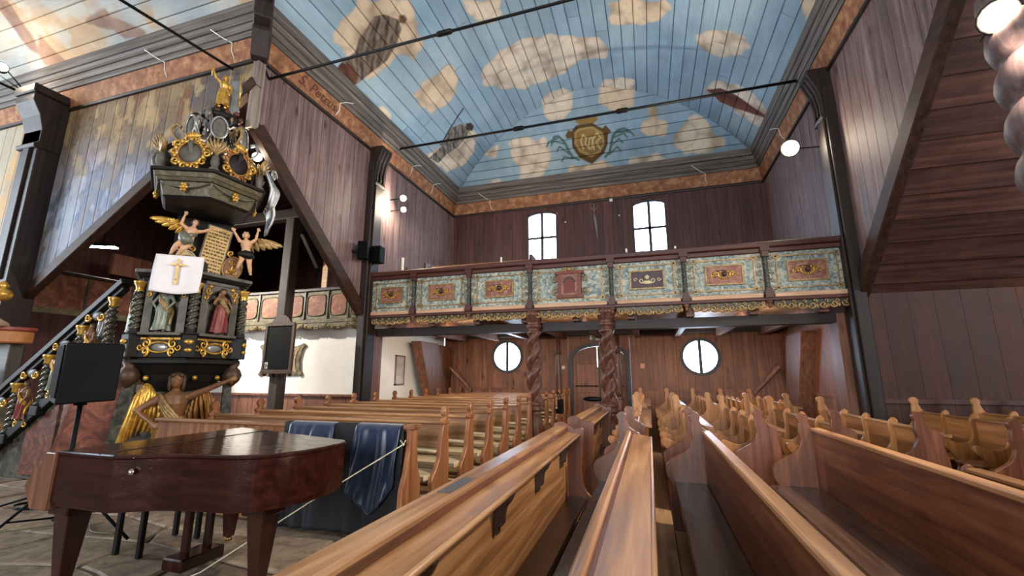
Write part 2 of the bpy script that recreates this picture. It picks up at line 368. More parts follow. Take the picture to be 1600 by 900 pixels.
TBLOT = [[(-9.77,4.61),(-9.66,4.59),(-9.71,4.76),(-9.43,4.89),(-9.02,5.12),(-9.18,5.2),(-9.67,5.15),(-9.78,4.93),(-10.03,4.85),(-10.34,4.7),(-10.17,4.63)],[(-12.03,3.96),(-11.87,4.01),(-11.93,4.38),(-11.98,4.72),(-12.1,4.94),(-12.28,4.79),(-12.31,4.42),(-12.23,4.08)],[(-11.74,4.65),(-11.67,4.9),(-11.51,5.22),(-11.79,5.29),(-12.15,5.12),(-12.07,4.88)]]
def over(C, col, a): return C * (1 - a[..., None]) + col * a[..., None]
def worley(x, y, seed=0):
    """distance to the nearest jittered cell centre"""
    xi = np.floor(x).astype(int); yi = np.floor(y).astype(int); d = np.full(x.shape, 9.)
    for i in (-1, 0, 1):
        for j in (-1, 0, 1):
            a, b = xi + i, yi + j
            px = a + _P[(a + seed) % 256, b % 256]; py = b + _P[b % 256, (a + 91 + seed) % 256]
            d = np.minimum(d, np.hypot(x - px, y - py))
    return d
def clouds(C, u, v, polys):
    n1 = fbm(u*2.2, v*2.2, 4) - .5; n2 = fbm(u*5+9, v*5+4, 3) - .5
    for k, p in enumerate(polys):
        P = np.array(p); lo = P.min(0) - .3; hi = P.max(0) + .3
        if u.max() < lo[0] or u.min() > hi[0] or v.max() < lo[1] or v.min() > hi[1]: continue
        wu, wv = u + .15*n1, v + .15*n2
        w1 = worley(wu*2.1 + k*3.3, wv*2.1, k); w2 = worley(wu*4.3 + 7, wv*4.3 + k, k+9)
        d = psdf(u, v, p) + (.42 - w1)*.16 + n2*.05
        a = sstep(-.025, .04, d)
        tone = 1.05 - .30*sstep(.30, .80, w1) - .12*sstep(.35, .85, w2) + .10*n1
        base = lin((232, 219, 198)) if k % 3 else lin((226, 206, 178))
        warm = lin((206, 180, 152))
        m = np.clip(sstep(.35, .8, w1)*.6 + sstep(.16, 0, d)*.35, 0, 1)[..., None]
        C = over(C, (base*(1-m) + warm*m) * tone[..., None], a)
    return C
def drape(u, v, sc, ang, c1, c2):
    q = u*math.cos(ang) + v*math.sin(ang) + .22*fbm(u*3, v*3, 3)
    r = -u*math.sin(ang) + v*math.cos(ang)
    s = .5 + .26*np.sin(q*sc*.55 + 4*fbm(r*3, q*1.5, 2)*2) + .5*(fbm(u*9, v*9, 3) - .5) + .22*np.sin(q*sc*1.1 + r*4)
    s = np.clip(s, 0, 1)
    return lin(c1)*(1-s[..., None]) + lin(c2)*s[..., None]
def sky(u, v):
    n = fbm(u*.8, v*.8, 4); m = fbm(u*6, v*1.2, 3)
    C = lin((128, 162, 187))*(1-n[..., None]) + lin((176, 199, 209))*n[..., None]
    return C * (.86 + .28*m[..., None])
def paintN(s, y):
    C = clouds(sky(s, y), s, y, CLOUDS)
    C = over(C, drape(s, y, 46, .75, (58, 48, 44), (150, 134, 118)), sstep(-.01, .02, psdf(s, y, FIG1)))
    C = over(C, drape(s, y, 26, .2, (74, 44, 36), (118, 74, 52)), sstep(-.01, .02, psdf(s, y, FIG1BASE)))
    C = over(C, np.broadcast_to(lin((116, 84, 66)), C.shape), sstep(-.01, .02, psdf(s, y, FIG1HEAD)))
    C = over(C, drape(s, y, 40, .4, (52, 50, 52), (156, 148, 138)), sstep(-.01, .02, psdf(s, y, FIG2)))
    C = over(C, np.broadcast_to(lin((62, 54, 52)), C.shape), sstep(-.01, .02, psdf(s, y, FIG2HEAD)))
    C = over(C, np.broadcast_to(lin((52, 46, 46)), C.shape), sstep(.035, .02, lsdf(s, y, STAFF)))
    C = over(C, drape(s, y, 14, 1.2, (92, 54, 46), (126, 78, 64)), sstep(-.01, .03, psdf(s, y, FISH)))
    return C
def paintE(x, z):
    C = clouds(sky(x, z), x, z, ECLOUDS)
    for f in FEATH:
        C = over(C, np.broadcast_to(lin((84, 112, 110)), C.shape), sstep(.05, .025, lsdf(x, z, f)))
        sg = -1 if f[0][0] < -1.4 else 1
        for i, p in enumerate(f[1:5]):
            pts = [(f[i+2][0], f[i+2][1]-.05), (p[0]+sg*.18, p[1]-.10), (p[0]+sg*.28, p[1]-.22)]
            C = over(C, np.broadcast_to(lin((84, 112, 110)), C.shape), sstep(.03, .014, lsdf(x, z, pts)))
    g1 = lin((146, 118, 70)); g2 = lin((104, 78, 42))
    for h in HORNS: C = over(C, np.broadcast_to(g2, C.shape), sstep(-.01, .02, psdf(x, z, h)))
    C = over(C, np.broadcast_to(g1*1.1, C.shape), sstep(-.01, .02, psdf(x, z, CROWN)))
    C = over(C, np.broadcast_to(g2*.8, C.shape), sstep(-.01, .02, psdf(x, z, EMBLEM)))
    d = psdf(x, z, EMBLEMIN); n = fbm(x*6, z*6, 3)
    C = over(C, g1 * (.75 + .5*n[..., None]), sstep(-.01, .02, d))
    C = over(C, np.broadcast_to(lin((186, 162, 110)), C.shape), (sstep(.035, .02, np.abs(d - .05)))*.6)
    # interlaced initials with a lion-like figure, drawn as pale lines
    for pts in ([(-1.62,8.72),(-1.68,8.95),(-1.6,9.1),(-1.5,9.0),(-1.55,8.85),(-1.4,8.68)],[(-1.28,8.66),(-1.3,8.92),(-1.15,9.1),(-1.05,8.95),(-1.2,8.85),(-1.1,8.66)],[(-1.45,8.7),(-1.4,8.98),(-1.3,8.98),(-1.35,8.7)]):
        C = over(C, np.broadcast_to(lin((206, 184, 134)), C.shape), sstep(.032, .016, lsdf(x, z, pts)))
    return C
def paintT(x, s):
    n = fbm(x*.7, s*.9, 4); n2 = fbm(x*2.5+5, s*2.5, 4); n3 = fbm(x*.45+40, s*.6+3, 3)
    C = lin((206, 190, 164))*(1-n[..., None]) + lin((176, 186, 188))*n[..., None]
    C = over(C, np.broadcast_to(lin((196, 160, 118)), C.shape), .8*sstep(.48, .66, n2))
    C = over(C, np.broadcast_to(lin((150, 168, 178)), C.shape), .7*sstep(.5, .68, n3))
    for p in TBLOT:
        d = psdf(x, s, p) + (n2-.5)*.12
        C = over(C, drape(x, s, 12, .6, (128, 92, 78), (160, 122, 100)), .85*sstep(-.03, .04, d))
    return C
hB = lambda d: ZC0 + np.sqrt(np.maximum(R0*R0 - d*d, 0))
def bpos(s): return R0*np.sin(s/R0), ZC0 + R0*np.cos(s/R0)          # offset from axis, height
def Yend(d):
    q = np.clip((hB(d) - ZS)/RISE, 0, 1); t = 1.5*(1 - (1 - q)**(1/1.6)); return 13.42 - t
# backing shell of the whole ceiling (nave, transept and the arms behind the camera), one surface
mb = MB(); NS = 40
ss = np.linspace(-SMAX, SMAX, NS+1); OFF = .03
for k in range(NS):
    (d0, z0), (d1, z1) = bpos(ss[k]), bpos(ss[k+1]); z0 += OFF; z1 += OFF
    e0, e1 = Yend(abs(d0))+.05, Yend(abs(d1))+.05
    mb.add([(CX+d0, CYT+abs(d0), z0), (CX+d1, CYT+abs(d1), z1), (CX+d1, e1, z1), (CX+d0, e0, z0)], [(0,1,2,3)])
    mb.add([(CX+d0, CYT-abs(d0), z0), (CX+d1, CYT-abs(d1), z1), (CX+d1, -12.2, z1), (CX+d0, -12.2, z0)], [(3,2,1,0)])
    mb.add([(CX-abs(d0), CYT+d0, z0), (CX-abs(d1), CYT+d1, z1), (-18, CYT+d1, z1), (-18, CYT+d0, z0)], [(0,1,2,3)])
    mb.add([(CX+abs(d0), CYT+d0, z0), (CX+abs(d1), CYT+d1, z1), (12, CYT+d1, z1), (12, CYT+d0, z0)], [(3,2,1,0)])
def gE(t): return ZS + RISE*(1 - (1 - t/1.5)**1.6)
tt = np.linspace(0, 1.5, 13)
for k in range(12):
    za, zb = gE(tt[k]), gE(tt[k+1]); wa, wb = math.sqrt(max(R0**2-(za-ZC0)**2, 0)), math.sqrt(max(R0**2-(zb-ZC0)**2, 0))
    mb.add([(CX-wa-.05, 13.45-tt[k], za+OFF), (CX+wa+.05, 13.45-tt[k], za+OFF), (CX+wb+.05, 13.45-tt[k+1], zb+OFF), (CX-wb-.05, 13.45-tt[k+1], zb+OFF)], [(0,1,2,3)])
M_arm = plain('pale_painted_boards', (150, 158, 160), .8, mottle=.2, scale=1.5)
ceiling = tag(mb.build('ceiling', M_gap), kind='structure')
# the boards of the arms behind the camera, kept simple
mb = MB()
for k in range(NS):
    (d0, z0), (d1, z1) = bpos(ss[k]), bpos(ss[k+1])
    mb.add([(CX+d0, CYT-abs(d0), z0), (CX+d1, CYT-abs(d1), z1), (CX+d1, -12.2, z1), (CX+d0, -12.2, z0)], [(3,2,1,0)])
    mb.add([(CX+abs(d0), CYT+d0, z0), (CX+abs(d1), CYT+d1, z1), (12, CYT+d1, z1), (12, CYT+d0, z0)], [(3,2,1,0)])
mb.build('arm_boarding', M_arm, ceiling)
# nave boards
def strip(u0, u1, nu, rows0, rows1, nv, fpos, fpaint, mat, sk):
    u = np.linspace(u0, u1, nu)[:, None] * np.ones((1, nv)); t = np.linspace(0, 1, nv)[None, :]
    v = rows0(u) * (1-t) + rows1(u) * t
    P = fpos(u, v); return grid_obj('plank', P, fpaint(u, v), mat, ceiling, np.broadcast_to(np.array(sk), P.shape))
NPL = 34; rb = random.Random(5)
for k in range(NPL):
    u0 = -SMAX + 2*SMAX*k/NPL + .007; u1 = -SMAX + 2*SMAX*(k+1)/NPL - .007; nu = 13
    def fpos(u, v):
        d, z = bpos(u); return np.stack([CX + d, v, z], -1)
    ystart = lambda u: np.maximum(CYT + np.abs(bpos(u)[0]) , 4.9)
    yend = lambda u: Yend(np.abs(bpos(u)[0]))
    yj = rb.uniform(7.0, 11.0)
    dz = rb.uniform(-.004, .004)
    strip(u0, u1, nu, ystart, lambda u: np.full_like(u, yj-.004), max(8, int((yj-4.9)/.027)), fpos, paintN, M_ceil, (0,0,.02))
    strip(u0, u1, nu, lambda u: np.full_like(u, yj+.004), yend, max(8, int((13.2-yj)/.027)), fpos, paintN, M_ceil, (0,0,.02))
    if CYT + abs(bpos((u0+u1)/2)[0]) < 4.85:
        strip(u0, u1, 4, lambda u: CYT + np.abs(bpos(u)[0]), lambda u: np.full_like(u, 4.89), 10, fpos, paintN, M_ceil, (0,0,.02))
# end boards (run crosswise)
arc = np.concatenate([[0], np.cumsum(np.hypot(np.diff(np.linspace(0,1.5,301)), np.diff(gE(np.linspace(0,1.5,301)))))])
NE = 9
for k in range(NE):
    tq = np.interp(np.linspace(arc[-1]*k/NE + .008, arc[-1]*(k+1)/NE - .008, 12), arc, np.linspace(0,1.5,301))
    zq = gE(tq); wq = np.sqrt(np.maximum(R0**2 - (zq - ZC0)**2, 1e-4))
    n = 340; t = np.linspace(-1, 1, n)
    X = CX + wq[:, None]*t[None, :]; Z = zq[:, None]*np.ones((1, n)); Y = 13.42 - tq[:, None]*np.ones((1, n))
    P = np.stack([X, Y, Z], -1)
    grid_obj('plank', P, paintE(X, Z), M_ceil_x, ceiling, np.broadcast_to(np.array((0, .012, .018)), P.shape))
# transept boards
for k in range(NPL):
    u0 = -SMAX + 2*SMAX*k/NPL + .004; u1 = -SMAX + 2*SMAX*(k+1)/NPL - .004
    def fposT(u, v):
        d, z = bpos(u); return np.stack([v, CYT + d, z], -1)
    xa = lambda u: CX - np.abs(bpos(u)[0])
    vis = k >= NPL - 10
    strip(u0, u1, 12 if vis else 4, lambda u: np.full_like(u, -17.9), xa, 360 if vis else 40, fposT, lambda u, v: paintT(v, u), M_ceil_x, (0,0,.02))

# ---- cornices: orange frieze board, beads and grey mouldings
BANDS = [('bead', [(0,7.02),(.05,7.02),(.06,7.06),(.03,7.10),(0,7.10)], 'd'),
         ('frieze', [(0,7.10),(.03,7.10),(.11,7.46),(.08,7.49),(0,7.49)], 'f'),
         ('moulding', [(0,7.49),(.13,7.475),(.15,7.50),(.15,7.57),(0,7.57)], 'g'),
         ('moulding', [(0,7.57),(.17,7.58),(.21,7.63),(.21,7.68),(0,7.68)], 'g'),
         ('moulding', [(0,7.68),(.23,7.69),(.23,7.76),(.26,7.80),(0,7.80)], 'g'),
         ('moulding', [(0,7.80),(.28,7.82),(.30,7.90),(.30,8.02),(0,8.02)], 'g')]
def cornice(name, wall, sign, along, a, b, mitre=0):
    root = tag(empty(name), kind='structure')
    for nm, prof, m in BANDS:
        mm = {'d': M_beam_x if along == 'x' else M_beam_y, 'f': M_frieze, 'g': M_mould_x if along == 'x' else M_mould}[m]
        n = len(prof); vs = []
        for end, e in ((a, 1), (b, 0)):
            for d, z in prof:
                q = end - d * mitre if e else end
                vs.append((q, wall + sign*d, z) if along == 'x' else (wall + sign*d, q, z))
        MB().add(vs, [tuple(range(n)), tuple(range(2*n-1, n-1, -1))] + [(i, n+i, n+(i+1)%n, (i+1)%n) for i in range(n)]).build(nm, mm, root)
    return root
cornice('trim_1', XL, 1, 'y', YT, YB, 1)
cornice('trim_2', YB-.02, -1, 'x', XL, XR)
cornice('trim_3', XR, -1, 'y', 5.2, YB, 1)
cornice('trim_4', YT, -1, 'x', XL, -17.9, -1)

# ---- walls
def wplank(parent, mat, ax, c, thick, a0, a1, z0a, z0b, z1):
    """vertical board on plane ax=c, proud by thick towards the room; its foot may be cut on the slope"""
    poly = [(a0, z0a), (a1, z0b), (a1, z1), (a0, z1)]
    return MB().prism(poly, ax, c, c + thick).build('plank', mat, parent)
def splitpos(a, b, wid, extra=()):
    ed = sorted(set([a, b] + [e for e in extra if a < e < b])); out = []
    for p, q in zip(ed, ed[1:]):
        n = max(1, round((q-p)/wid)); out += [p + (q-p)*i/n for i in range(n)]
    return out + [b]
diag = lambda y: 6.0 - .86*(y - 5.2)
for nm, X, sg in (('wall_left', XL, 1), ('wall_right', XR, -1)):
    b = MB(); b.prism([(YT, diag(YT)), (8.9, diag(8.9)), (YB, 2.9), (YB, 8.1), (YT, 8.1)], 'x', X - sg*.03, X - sg*.14)
    wl = tag(b.build(nm, M_gap), kind='structure')
    P = splitpos(YT, 8.75, .27)
    for p, q in zip(P, P[1:]): wplank(wl, M_wall_grey, 'x', X - sg*.03, sg*.03, p+.005, q-.005, diag(p)+.02, diag(q)+.02, 7.06)
    P = splitpos(8.95, YB, .27)
    for p, q in zip(P, P[1:]): wplank(wl, M_wall_grey, 'x', X - sg*.03, sg*.03, p+.005, q-.005, 2.9, 2.9, 7.06)
# end wall with its openings
OPEN = [(-3.64, -2.62, 5.0, 6.87), (-.23, .78, 5.0, 6.87), (-4.86, -3.80, 1.57, 2.63), (.87, 1.93, 1.5, 2.56), (-2.36, -.52, 0, 2.66)]
wb = tag(empty('wall_back'), kind='structure')
back = MB()
ed = splitpos(XL-.2, XR+.2, .31, [o[0] for o in OPEN] + [o[1] for o in OPEN])
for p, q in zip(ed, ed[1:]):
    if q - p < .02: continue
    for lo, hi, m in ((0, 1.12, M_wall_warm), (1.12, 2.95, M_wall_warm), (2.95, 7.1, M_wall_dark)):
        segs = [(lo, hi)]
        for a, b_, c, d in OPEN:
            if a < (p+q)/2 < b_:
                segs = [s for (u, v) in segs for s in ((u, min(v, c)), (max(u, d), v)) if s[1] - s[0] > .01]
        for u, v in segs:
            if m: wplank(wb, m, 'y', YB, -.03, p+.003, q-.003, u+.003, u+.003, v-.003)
            back.box(p, YB+.01, u, q, YB+.2, v)
back.box(XL-.2, YB+.01, 7.1, XR+.2, YB+.2, 8.2)
back.build('backing', M_gap, wb)
MB().box(XL, YB-.055, 1.09, -2.4, YB-.02, 1.13).build('dado_rail', M_wall_warm, wb)
MB().box(-.5, YB-.055, 1.09, XR, YB-.02, 1.13).build('dado_rail', M_wall_warm, wb)
# transept wall: painted boards
tdiag = lambda x: 5.17 + .68*(x + 8.63)
TX0, TX1 = -11.55, XL
wt = tag(MB().prism([(TX0, tdiag(TX0)), (TX1, tdiag(TX1)), (TX1, 8.1), (TX0, 8.1)], 'y', YT+.03, YT+.14).build('wall_transept', M_gap), kind='structure')
def fresco(x, z):
    n = fbm(x*1.1, z*.7, 5); n2 = fbm(x*2.6+11, z*1.7, 4); n3 = fbm(x*.8+60, z*.8, 4); n4 = fbm(x*5, z*3.1, 4)
    low = sstep(6.4, 4.6, z + .6*(n3-.5)*2)  # bluish paint low down, with cool daylight glow put into the colour
    C = lin((104, 86, 68))*(1-n[..., None]) + lin((150, 126, 96))*n[..., None]
    C = over(C, np.broadcast_to(lin((128, 142, 168)), C.shape), low*.9)
    C = over(C, np.broadcast_to(lin((84, 80, 84)), C.shape), .75*sstep(.52, .66, n3))
    C = over(C, np.broadcast_to(lin((124, 82, 62)), C.shape), .7*sstep(.56, .68, n2)*(1-low*.5))
    C = over(C, np.broadcast_to(lin((182, 156, 114)), C.shape), .6*sstep(.55, .66, n4)*(1-low*.6))
    C = over(C, np.broadcast_to(lin((184, 196, 214)), C.shape), .65*sstep(.52, .62, n2)*low)
    ln = np.exp(-((n2-.5)/.012)**2) + np.exp(-((n4-.47)/.01)**2)
    return C*(1 - .35*np.clip(ln, 0, 1)[..., None])
P_ = splitpos(TX0, TX1, .31)
def board_grid(parent, x0, x1, zlow, zhi, y, paint):
    u = np.linspace(x0+.0015, x1-.0015, 10)[:, None]*np.ones((1, 110)); t = np.linspace(0, 1, 110)[None, :]
    z = zlow(u)*(1-t) + zhi*t
    P = np.stack([u, np.full_like(u, y), z], -1)
    return grid_obj('plank', P, paint(u, z), M_fresco, parent, np.broadcast_to(np.array((0, .025, 0)), P.shape))
for p, q in zip(P_, P_[1:]): board_grid(wt, p, q, tdiag, 7.06, YT, fresco)
# the wall of the transept beyond its post
wt2 = tag(MB().box(-18, YT+.03, 2.9, -12.0, YT+.14, 8.1).build('wall_transept_end', M_gap), kind='structure')
def fresco2(x, z):
    n = fbm(x*1.3, z*.9, 5); n2 = fbm(x*2.2, z*2.2+8, 4)
    C = lin((150, 132, 102))*(1-n[..., None]) + lin((184, 176, 160))*n[..., None]
    C = over(C, np.broadcast_to(lin((196, 150, 96)), C.shape), .6*sstep(.5, .62, n2))
    return C
P_ = splitpos(-14.6, -12.0, .33)
for p, q in zip(P_, P_[1:]): board_grid(wt2, p, q, lambda u: np.full_like(u, 3.6), 7.06, YT, fresco2)
# walls of the arms around and behind the camera
M_arm_wall = plain('plain_brown_arm_wall', (104, 84, 72), .8, mottle=.2, scale=2)
ww = tag(MB().box(-18.2, -5, 0, -18, 9, 9).build('wall_west', M_arm_wall), kind='structure')
tag(MB().box(12, -5, 0, 12.2, 14, 9).build('wall_east', M_arm_wall), kind='structure')
sw = MB(); sw.box(-7, -12.4, 0, 4, -12.2, 10.4); sw.box(XL-.2, -12.2, 0, XL, -4.5, 8.1); sw.box(XR, -12.2, 0, XR+.2, -4.5, 8.1); sw.box(-18, -4.6, 0, XL, -4.4, 8.1); sw.box(XR, -4.6, 0, 12, -4.4, 8.1)
tag(sw.build('wall_south', M_arm_wall), kind='structure')

# ---- side rooms in the corners of the cross
# right: board wall below, boards on the slope above
wr = tag(MB().box(XR-.1, 8.86, 0, 12, 9.0, 3.2).build('wall_right_room', M_gap), kind='structure')
P_ = splitpos(XR, 12, .36)
for p, q in zip(P_, P_[1:]): wplank(wr, M_wall_rdark, 'y', 8.86, -.03, p+.002, q-.002, 0, 0, 3.05)
MB().box(XR, 8.78, 1.06, 12, 8.84, 1.13).build('dado_rail', M_wall_dark, wr)
rc = tag(MB().prism([(YT, diag(YT)+.05), (9.0, diag(9.0)+.05), (9.0, diag(9.0)+.15), (YT, diag(YT)+.15)], 'x', XR, 12).build('ceiling_right_room', M_gap), kind='structure')
M_slope = wood('dark_sloping_board', (66, 40, 34), (98, 62, 52), (124, 82, 68), 'x', .6, .5, (.65, 1.2), stain=.5)
n = 12
for i in range(n):
    y0 = YT + (8.95-YT)*i/n; y1 = YT + (8.95-YT)*(i+1)/n + .02
    MB().prism([(y0, diag(y0)+.035), (y1, diag(y1)-.02), (y1, diag(y1)+.05), (y0, diag(y0)+.06)], 'x', XR+.02, 12).build('plank', M_slope, rc)
wre = MB(); wre.box(XR, YT, 6.0, 12, YT+.1, 8.1)
tag(wre.build('wall_right_arm', M_wall_dark), kind='structure')
# left: white plaster walls, dark boarded ceiling over the side gallery
MB_w = MB(); MB_w.box(-14.5, 9.3, 0, XL-.24, 9.5, 2.95); MB_w.box(XL-.44, 9.3, 0, XL-.24, YB, 2.95)
tag(MB_w.build('wall_left_room', M_plaster), kind='structure')
wl2 = tag(MB().box(-14.5, 9.24, 0, XL-.24, 9.3, 1.02).build('wall_left_wainscot', M_gap), kind='structure')
P_ = splitpos(-12.4, XL-.24, .5)
for p, q in zip(P_, P_[1:]): wplank(wl2, M_wall_warm, 'y', 9.24, -.02, p+.004, q-.004, 0, 0, 1.0)
MB().box(-12.4, 9.16, 1.0, XL-.24, 9.3, 1.05).build('dado_rail', M_wall_warm, wl2)
lc = tag(MB().box(-14.5, YT+.1, 6.80, XL-.1, 13.6, 6.9).build('ceiling_left_room', M_gap), kind='structure')
for i in range(18):
    y0 = YT + .15 + i*.45
    MB().box(-14.5, y0, 6.74, XL-.12, y0+.44, 6.80).build('plank', M_slope, lc)
tag(MB().box(-14.5, 13.4, 2.9, XL-.1, 13.6, 6.85).build('wall_left_gallery', M_wall_dark), kind='structure')
tag(MB().box(-14.7, YT, 0, -14.5, 13.6, 6.9).build('wall_left_outer', M_wall_dark), kind='structure')
tag(MB().box(-14.5, 9.02, 2.78, XL-.1, 13.4, 2.9).build('floor_left_gallery', M_floorwood), kind='structure')
# main gallery floor and joists
gf = tag(MB().box(XL, 8.8, 2.80, XR, YB, 2.88).build('floor_gallery', M_floorwood), kind='structure')
for i in range(9):
    x = XL + .55 + i*1.09
    MB().box(x, 8.82, 2.60, x+.14, YB, 2.80).build('joist', M_brace_warm, gf)
MB().box(XL, 9.0, 2.42, XR, 9.24, 2.60).build('bearing_beam', M_beam_x, gf)
MB().box(XL, 13.2, 2.70, XR, 13.4, 2.80).build('bearing_beam', M_beam_x, gf)
# added unseen lights behind the bearing beam, brightening the lower end wall
M_strip = emis('added_fill_glow', (255, 236, 210), 6)
for x in (-4.6, -1.45, 1.7):
    MB().box(x-.6, 9.245, 2.53, x+.6, 9.29, 2.585).build('strip_lamp', M_strip, gf)
    area('strip_lamp_light', (x, 9.33, 2.54), (0, 1, -.35), 1.2, .05, 15, (1, .86, .70))

# ---- posts and braces
def post(name, label, x0, x1, y0, y1, z0, z1, sg, face=0):
    r = empty(name, (0,0,0), 0, label, 'post')
    MB().box(x0, y0, z0, x1, y1, z1).build('shaft', M_beam, r, .012)
    return r
pl = post('timber_post', 'dark timber post rising from the pews left of the balcony to the cornice', XL-.02, XL+.16, 8.48, 8.94, 0, 6.7, 1)
MB().box(XL+.16, 8.56, 0, XL+.20, 8.86, 6.7).build('pilaster_strip', M_beam, pl, .01)
MB().box(XL+.0, 8.96, 0, XL+.14, 9.3, 2.6).build('side_board', M_brace_warm, pl)
pr = post('timber_post', 'dark timber post right of the balcony under the bright round lamp', XR-.16, XR+.02, 8.48, 8.94, 0, 6.7, -1)
MB().box(XR-.20, 8.56, 0, XR-.16, 8.86, 6.7).build('pilaster_strip', M_beam, pr, .01)
MB().box(XR-.30, 8.96, 0, XR-.02, 9.42, 2.58).build('side_board', M_brace_warm, pr)
def corbel(root, x, sg):
    # scrolled bracket head under the cornice
    prof = [(0,6.1),(.22,6.1),(.24,6.16),(.20,6.22),(.20,6.45),(.24,6.7),(.32,6.9),(.36,7.0),(.36,7.12),(0,7.12)]
    m = MB(); m.prism([(x + sg*p[0], p[1]) for p in prof], 'y', 8.5, 8.92); m.build('bracket_head', M_beam, root, .01)
    for yy in (8.58, 8.71, 8.84):
        m = MB(); m.tube([(x + sg*(p[0]+.005), yy, p[1]) for p in prof[3:8]], .022, 8); m.build('rib', M_beam, root)
corbel(pl, XL, 1); corbel(pr, XR, -1)
pt = empty('timber_post', (0,0,0), 0, 'broad dark timber post with scrolled head at far left between painted walls', 'post')
MB().box(-12.06, YT-.36, 0, -11.5, YT+.1, 7.1).build('shaft', M_beam, pt, .015)
MB().box(-11.86, YT-.41, 3.3, -11.66, YT-.35, 6.05).build('pilaster_strip', M_beam, pt, .01)
m = MB(); m.prism([(YT-.30,6.0),(YT-.42,6.0),(YT-.44,6.08),(YT-.36,6.14),(YT-.36,6.4),(YT-.44,6.7),(YT-.58,6.95),(YT-.58,7.12),(YT,7.12),(YT,6.0)], 'x', -12.08, -11.48); m.build('bracket_head', M_beam, pt, .012)
MB().box(-12.12, YT-.62, 7.12, -11.44, YT, 7.3).build('capital', M_beam, pt, .02)
MB().box(-12.6, YT-.12, 2.9, -12.1, YT+.05, 7.0).build('side_board', plain('pale_grey_painted_board', (170, 172, 178), .7, mottle=.12), pt)
# inclined braces of the corner openings
M_brace_dk = wood('brown_inclined_beam', (40, 23, 16), (60, 37, 26), (80, 52, 37), 'y', .6, .5, spec=.25)
M_brace_dkx = wood('brown_inclined_beam_lengthwise', (40, 23, 16), (60, 37, 26), (80, 52, 37), 'x', .6, .5, spec=.25)
def brace(label, pts, wid, dep, up):
    r = empty('timber_brace', (0,0,0), 0, label, 'brace')
    MB().bar(pts[0], pts[1], wid, dep, up).build('beam', M_brace_dk if abs(pts[0][0]-pts[1][0]) < .5 else M_brace_dkx, r, .015)
    return r
def off(y, k): return diag(y) - k
brace('dark inclined brace under the grey board wall between pulpit and left post', [(XL, YT+.1, off(YT+.1,.14)), (XL, 8.7, off(8.7,.14))], .28, .15, (1,0,0))
brace('dark inclined brace under the grey board wall at the right of the balcony', [(XR, YT+.1, off(YT+.1,.14)), (XR, 8.7, off(8.7,.14))], .28, .15, (1,0,0))
brace('dark inclined brace under the painted wall left of the pulpit', [(-11.6, YT, tdiag(-11.6)-.12), (XL, YT, tdiag(XL)-.12)], .22, .15, (0,1,0))
# corner corbel where the two cornices meet above the pulpit
cc = empty('corner_corbel', (0,0,0), 0, 'dark carved corbel where two cornices meet above the pulpit', 'corbel')
for nm, prof in (('block', [(0,7.0),(.16,7.0),(.2,7.1),(.34,7.42),(.34,7.5),(0,7.5)]), ('block', [(0,7.5),(.30,7.52),(.44,7.62),(.46,7.9),(.4,8.0),(0,8.0)]), ('block', [(0,8.0),(.42,8.0),(.5,8.12),(.4,8.35),(0,8.5)])):
    m = MB(); m.M = Matrix.Translation((XL, YT, 0)) @ Matrix.Rotation(-PI/4, 4, 'Z')
    m.prism([(p, z) for p, z in prof], 'y', -.14, .14); m.build(nm, M_beam, cc, .015)
MB().box(XL-.08, YT-.05, 5.7, XL+.05, YT+.1, 7.02).build('corner_board', wood('silvered_corner_board', (96, 86, 80), (140, 126, 116), (170, 156, 144), 'z', .6, .4), cc)
# inclined props in the side openings under the gallery
for sg, X, lab in ((1, XL, 'brown plank-clad inclined prop beside the white wall under the balcony'), (-1, XR, 'brown plank-clad inclined prop right of the right round window')):
    r = empty('inclined_prop', (0,0,0), 0, lab, 'prop')
    x0, x1 = sorted((X, X + sg*.30))
    MB().prism([(10.9,2.45),(12.0,2.45),(13.1,.0),(12.1,.0)], 'x', x0, x1).build('front_board', M_brace_warm, r, .01)
    MB().prism([(12.0,2.45),(YB,2.45),(YB,.0),(13.1,.0)], 'x', X - sg*.05, X + sg*.06).build('side_panel', M_wall_warm, r)
    MB().bar((X + sg*.28, 12.9, 1.75), (X + sg*.85, 13.3, 1.05), .06, .09).build('stair_rail', M_brace_warm, r, .008)
    MB().prism([(X + sg*.1, 1.0), (X+sg*.25, 1.85), (X+sg*.85, 1.05), (X+sg*.85, .6), (X + sg*.1, .6)], 'y', 13.28, 13.33).build('stair_panel', M_wall_warm, r)
MB().box(XR-.02, 9.2, 0, XR+.1, YB, 2.95).build('lower_boarding', M_wall_warm, bpy.data.objects['wall_right'])
MB().box(XR-.05, 9.4, 1.08, XR-.01, 11.8, 1.13).build('dado_rail', M_wall_warm, bpy.data.objects['wall_right'])

# ---- tie rods
def rod(label, a, b, r):
    e = empty('tie_rod', (0,0,0), 0, label, 'tie rod')
    MB().tube([a, b], r, 8).build('bar', M_iron, e)
    a = Vector(a); b = Vector(b); d = (b-a).normalized()
    for t in (.36, .62):
        c = a.lerp(b, t); MB().tube([c - d*.14, c - d*.1, c + d*.1, c + d*.14], [r*1.2, r*1.9, r*1.9, r*1.2], 8).build('coupling', M_iron, e)
    return e
rod('long black iron tie rod crossing in front of the painted emblem', (XL+.05, 9.55, 7.60), (XR-.05, 9.55, 7.60), .032)
r_ = rod('upper black iron tie rod crossing the big painted standing figure', (XL+.02, 5.42, 6.82), (XR-.05, 5.42, 6.95), .024)
MB().tube([(XL+.02, 5.42, 6.82), (XL+.03, 5.25, 7.0)], .016, 6).build('hook', M_iron, r_)
rod('black iron tie rod running from the pulpit top toward the upper left', (-6.77, 5.05, 6.85), (-8.2, -4.3, 6.85), .024)
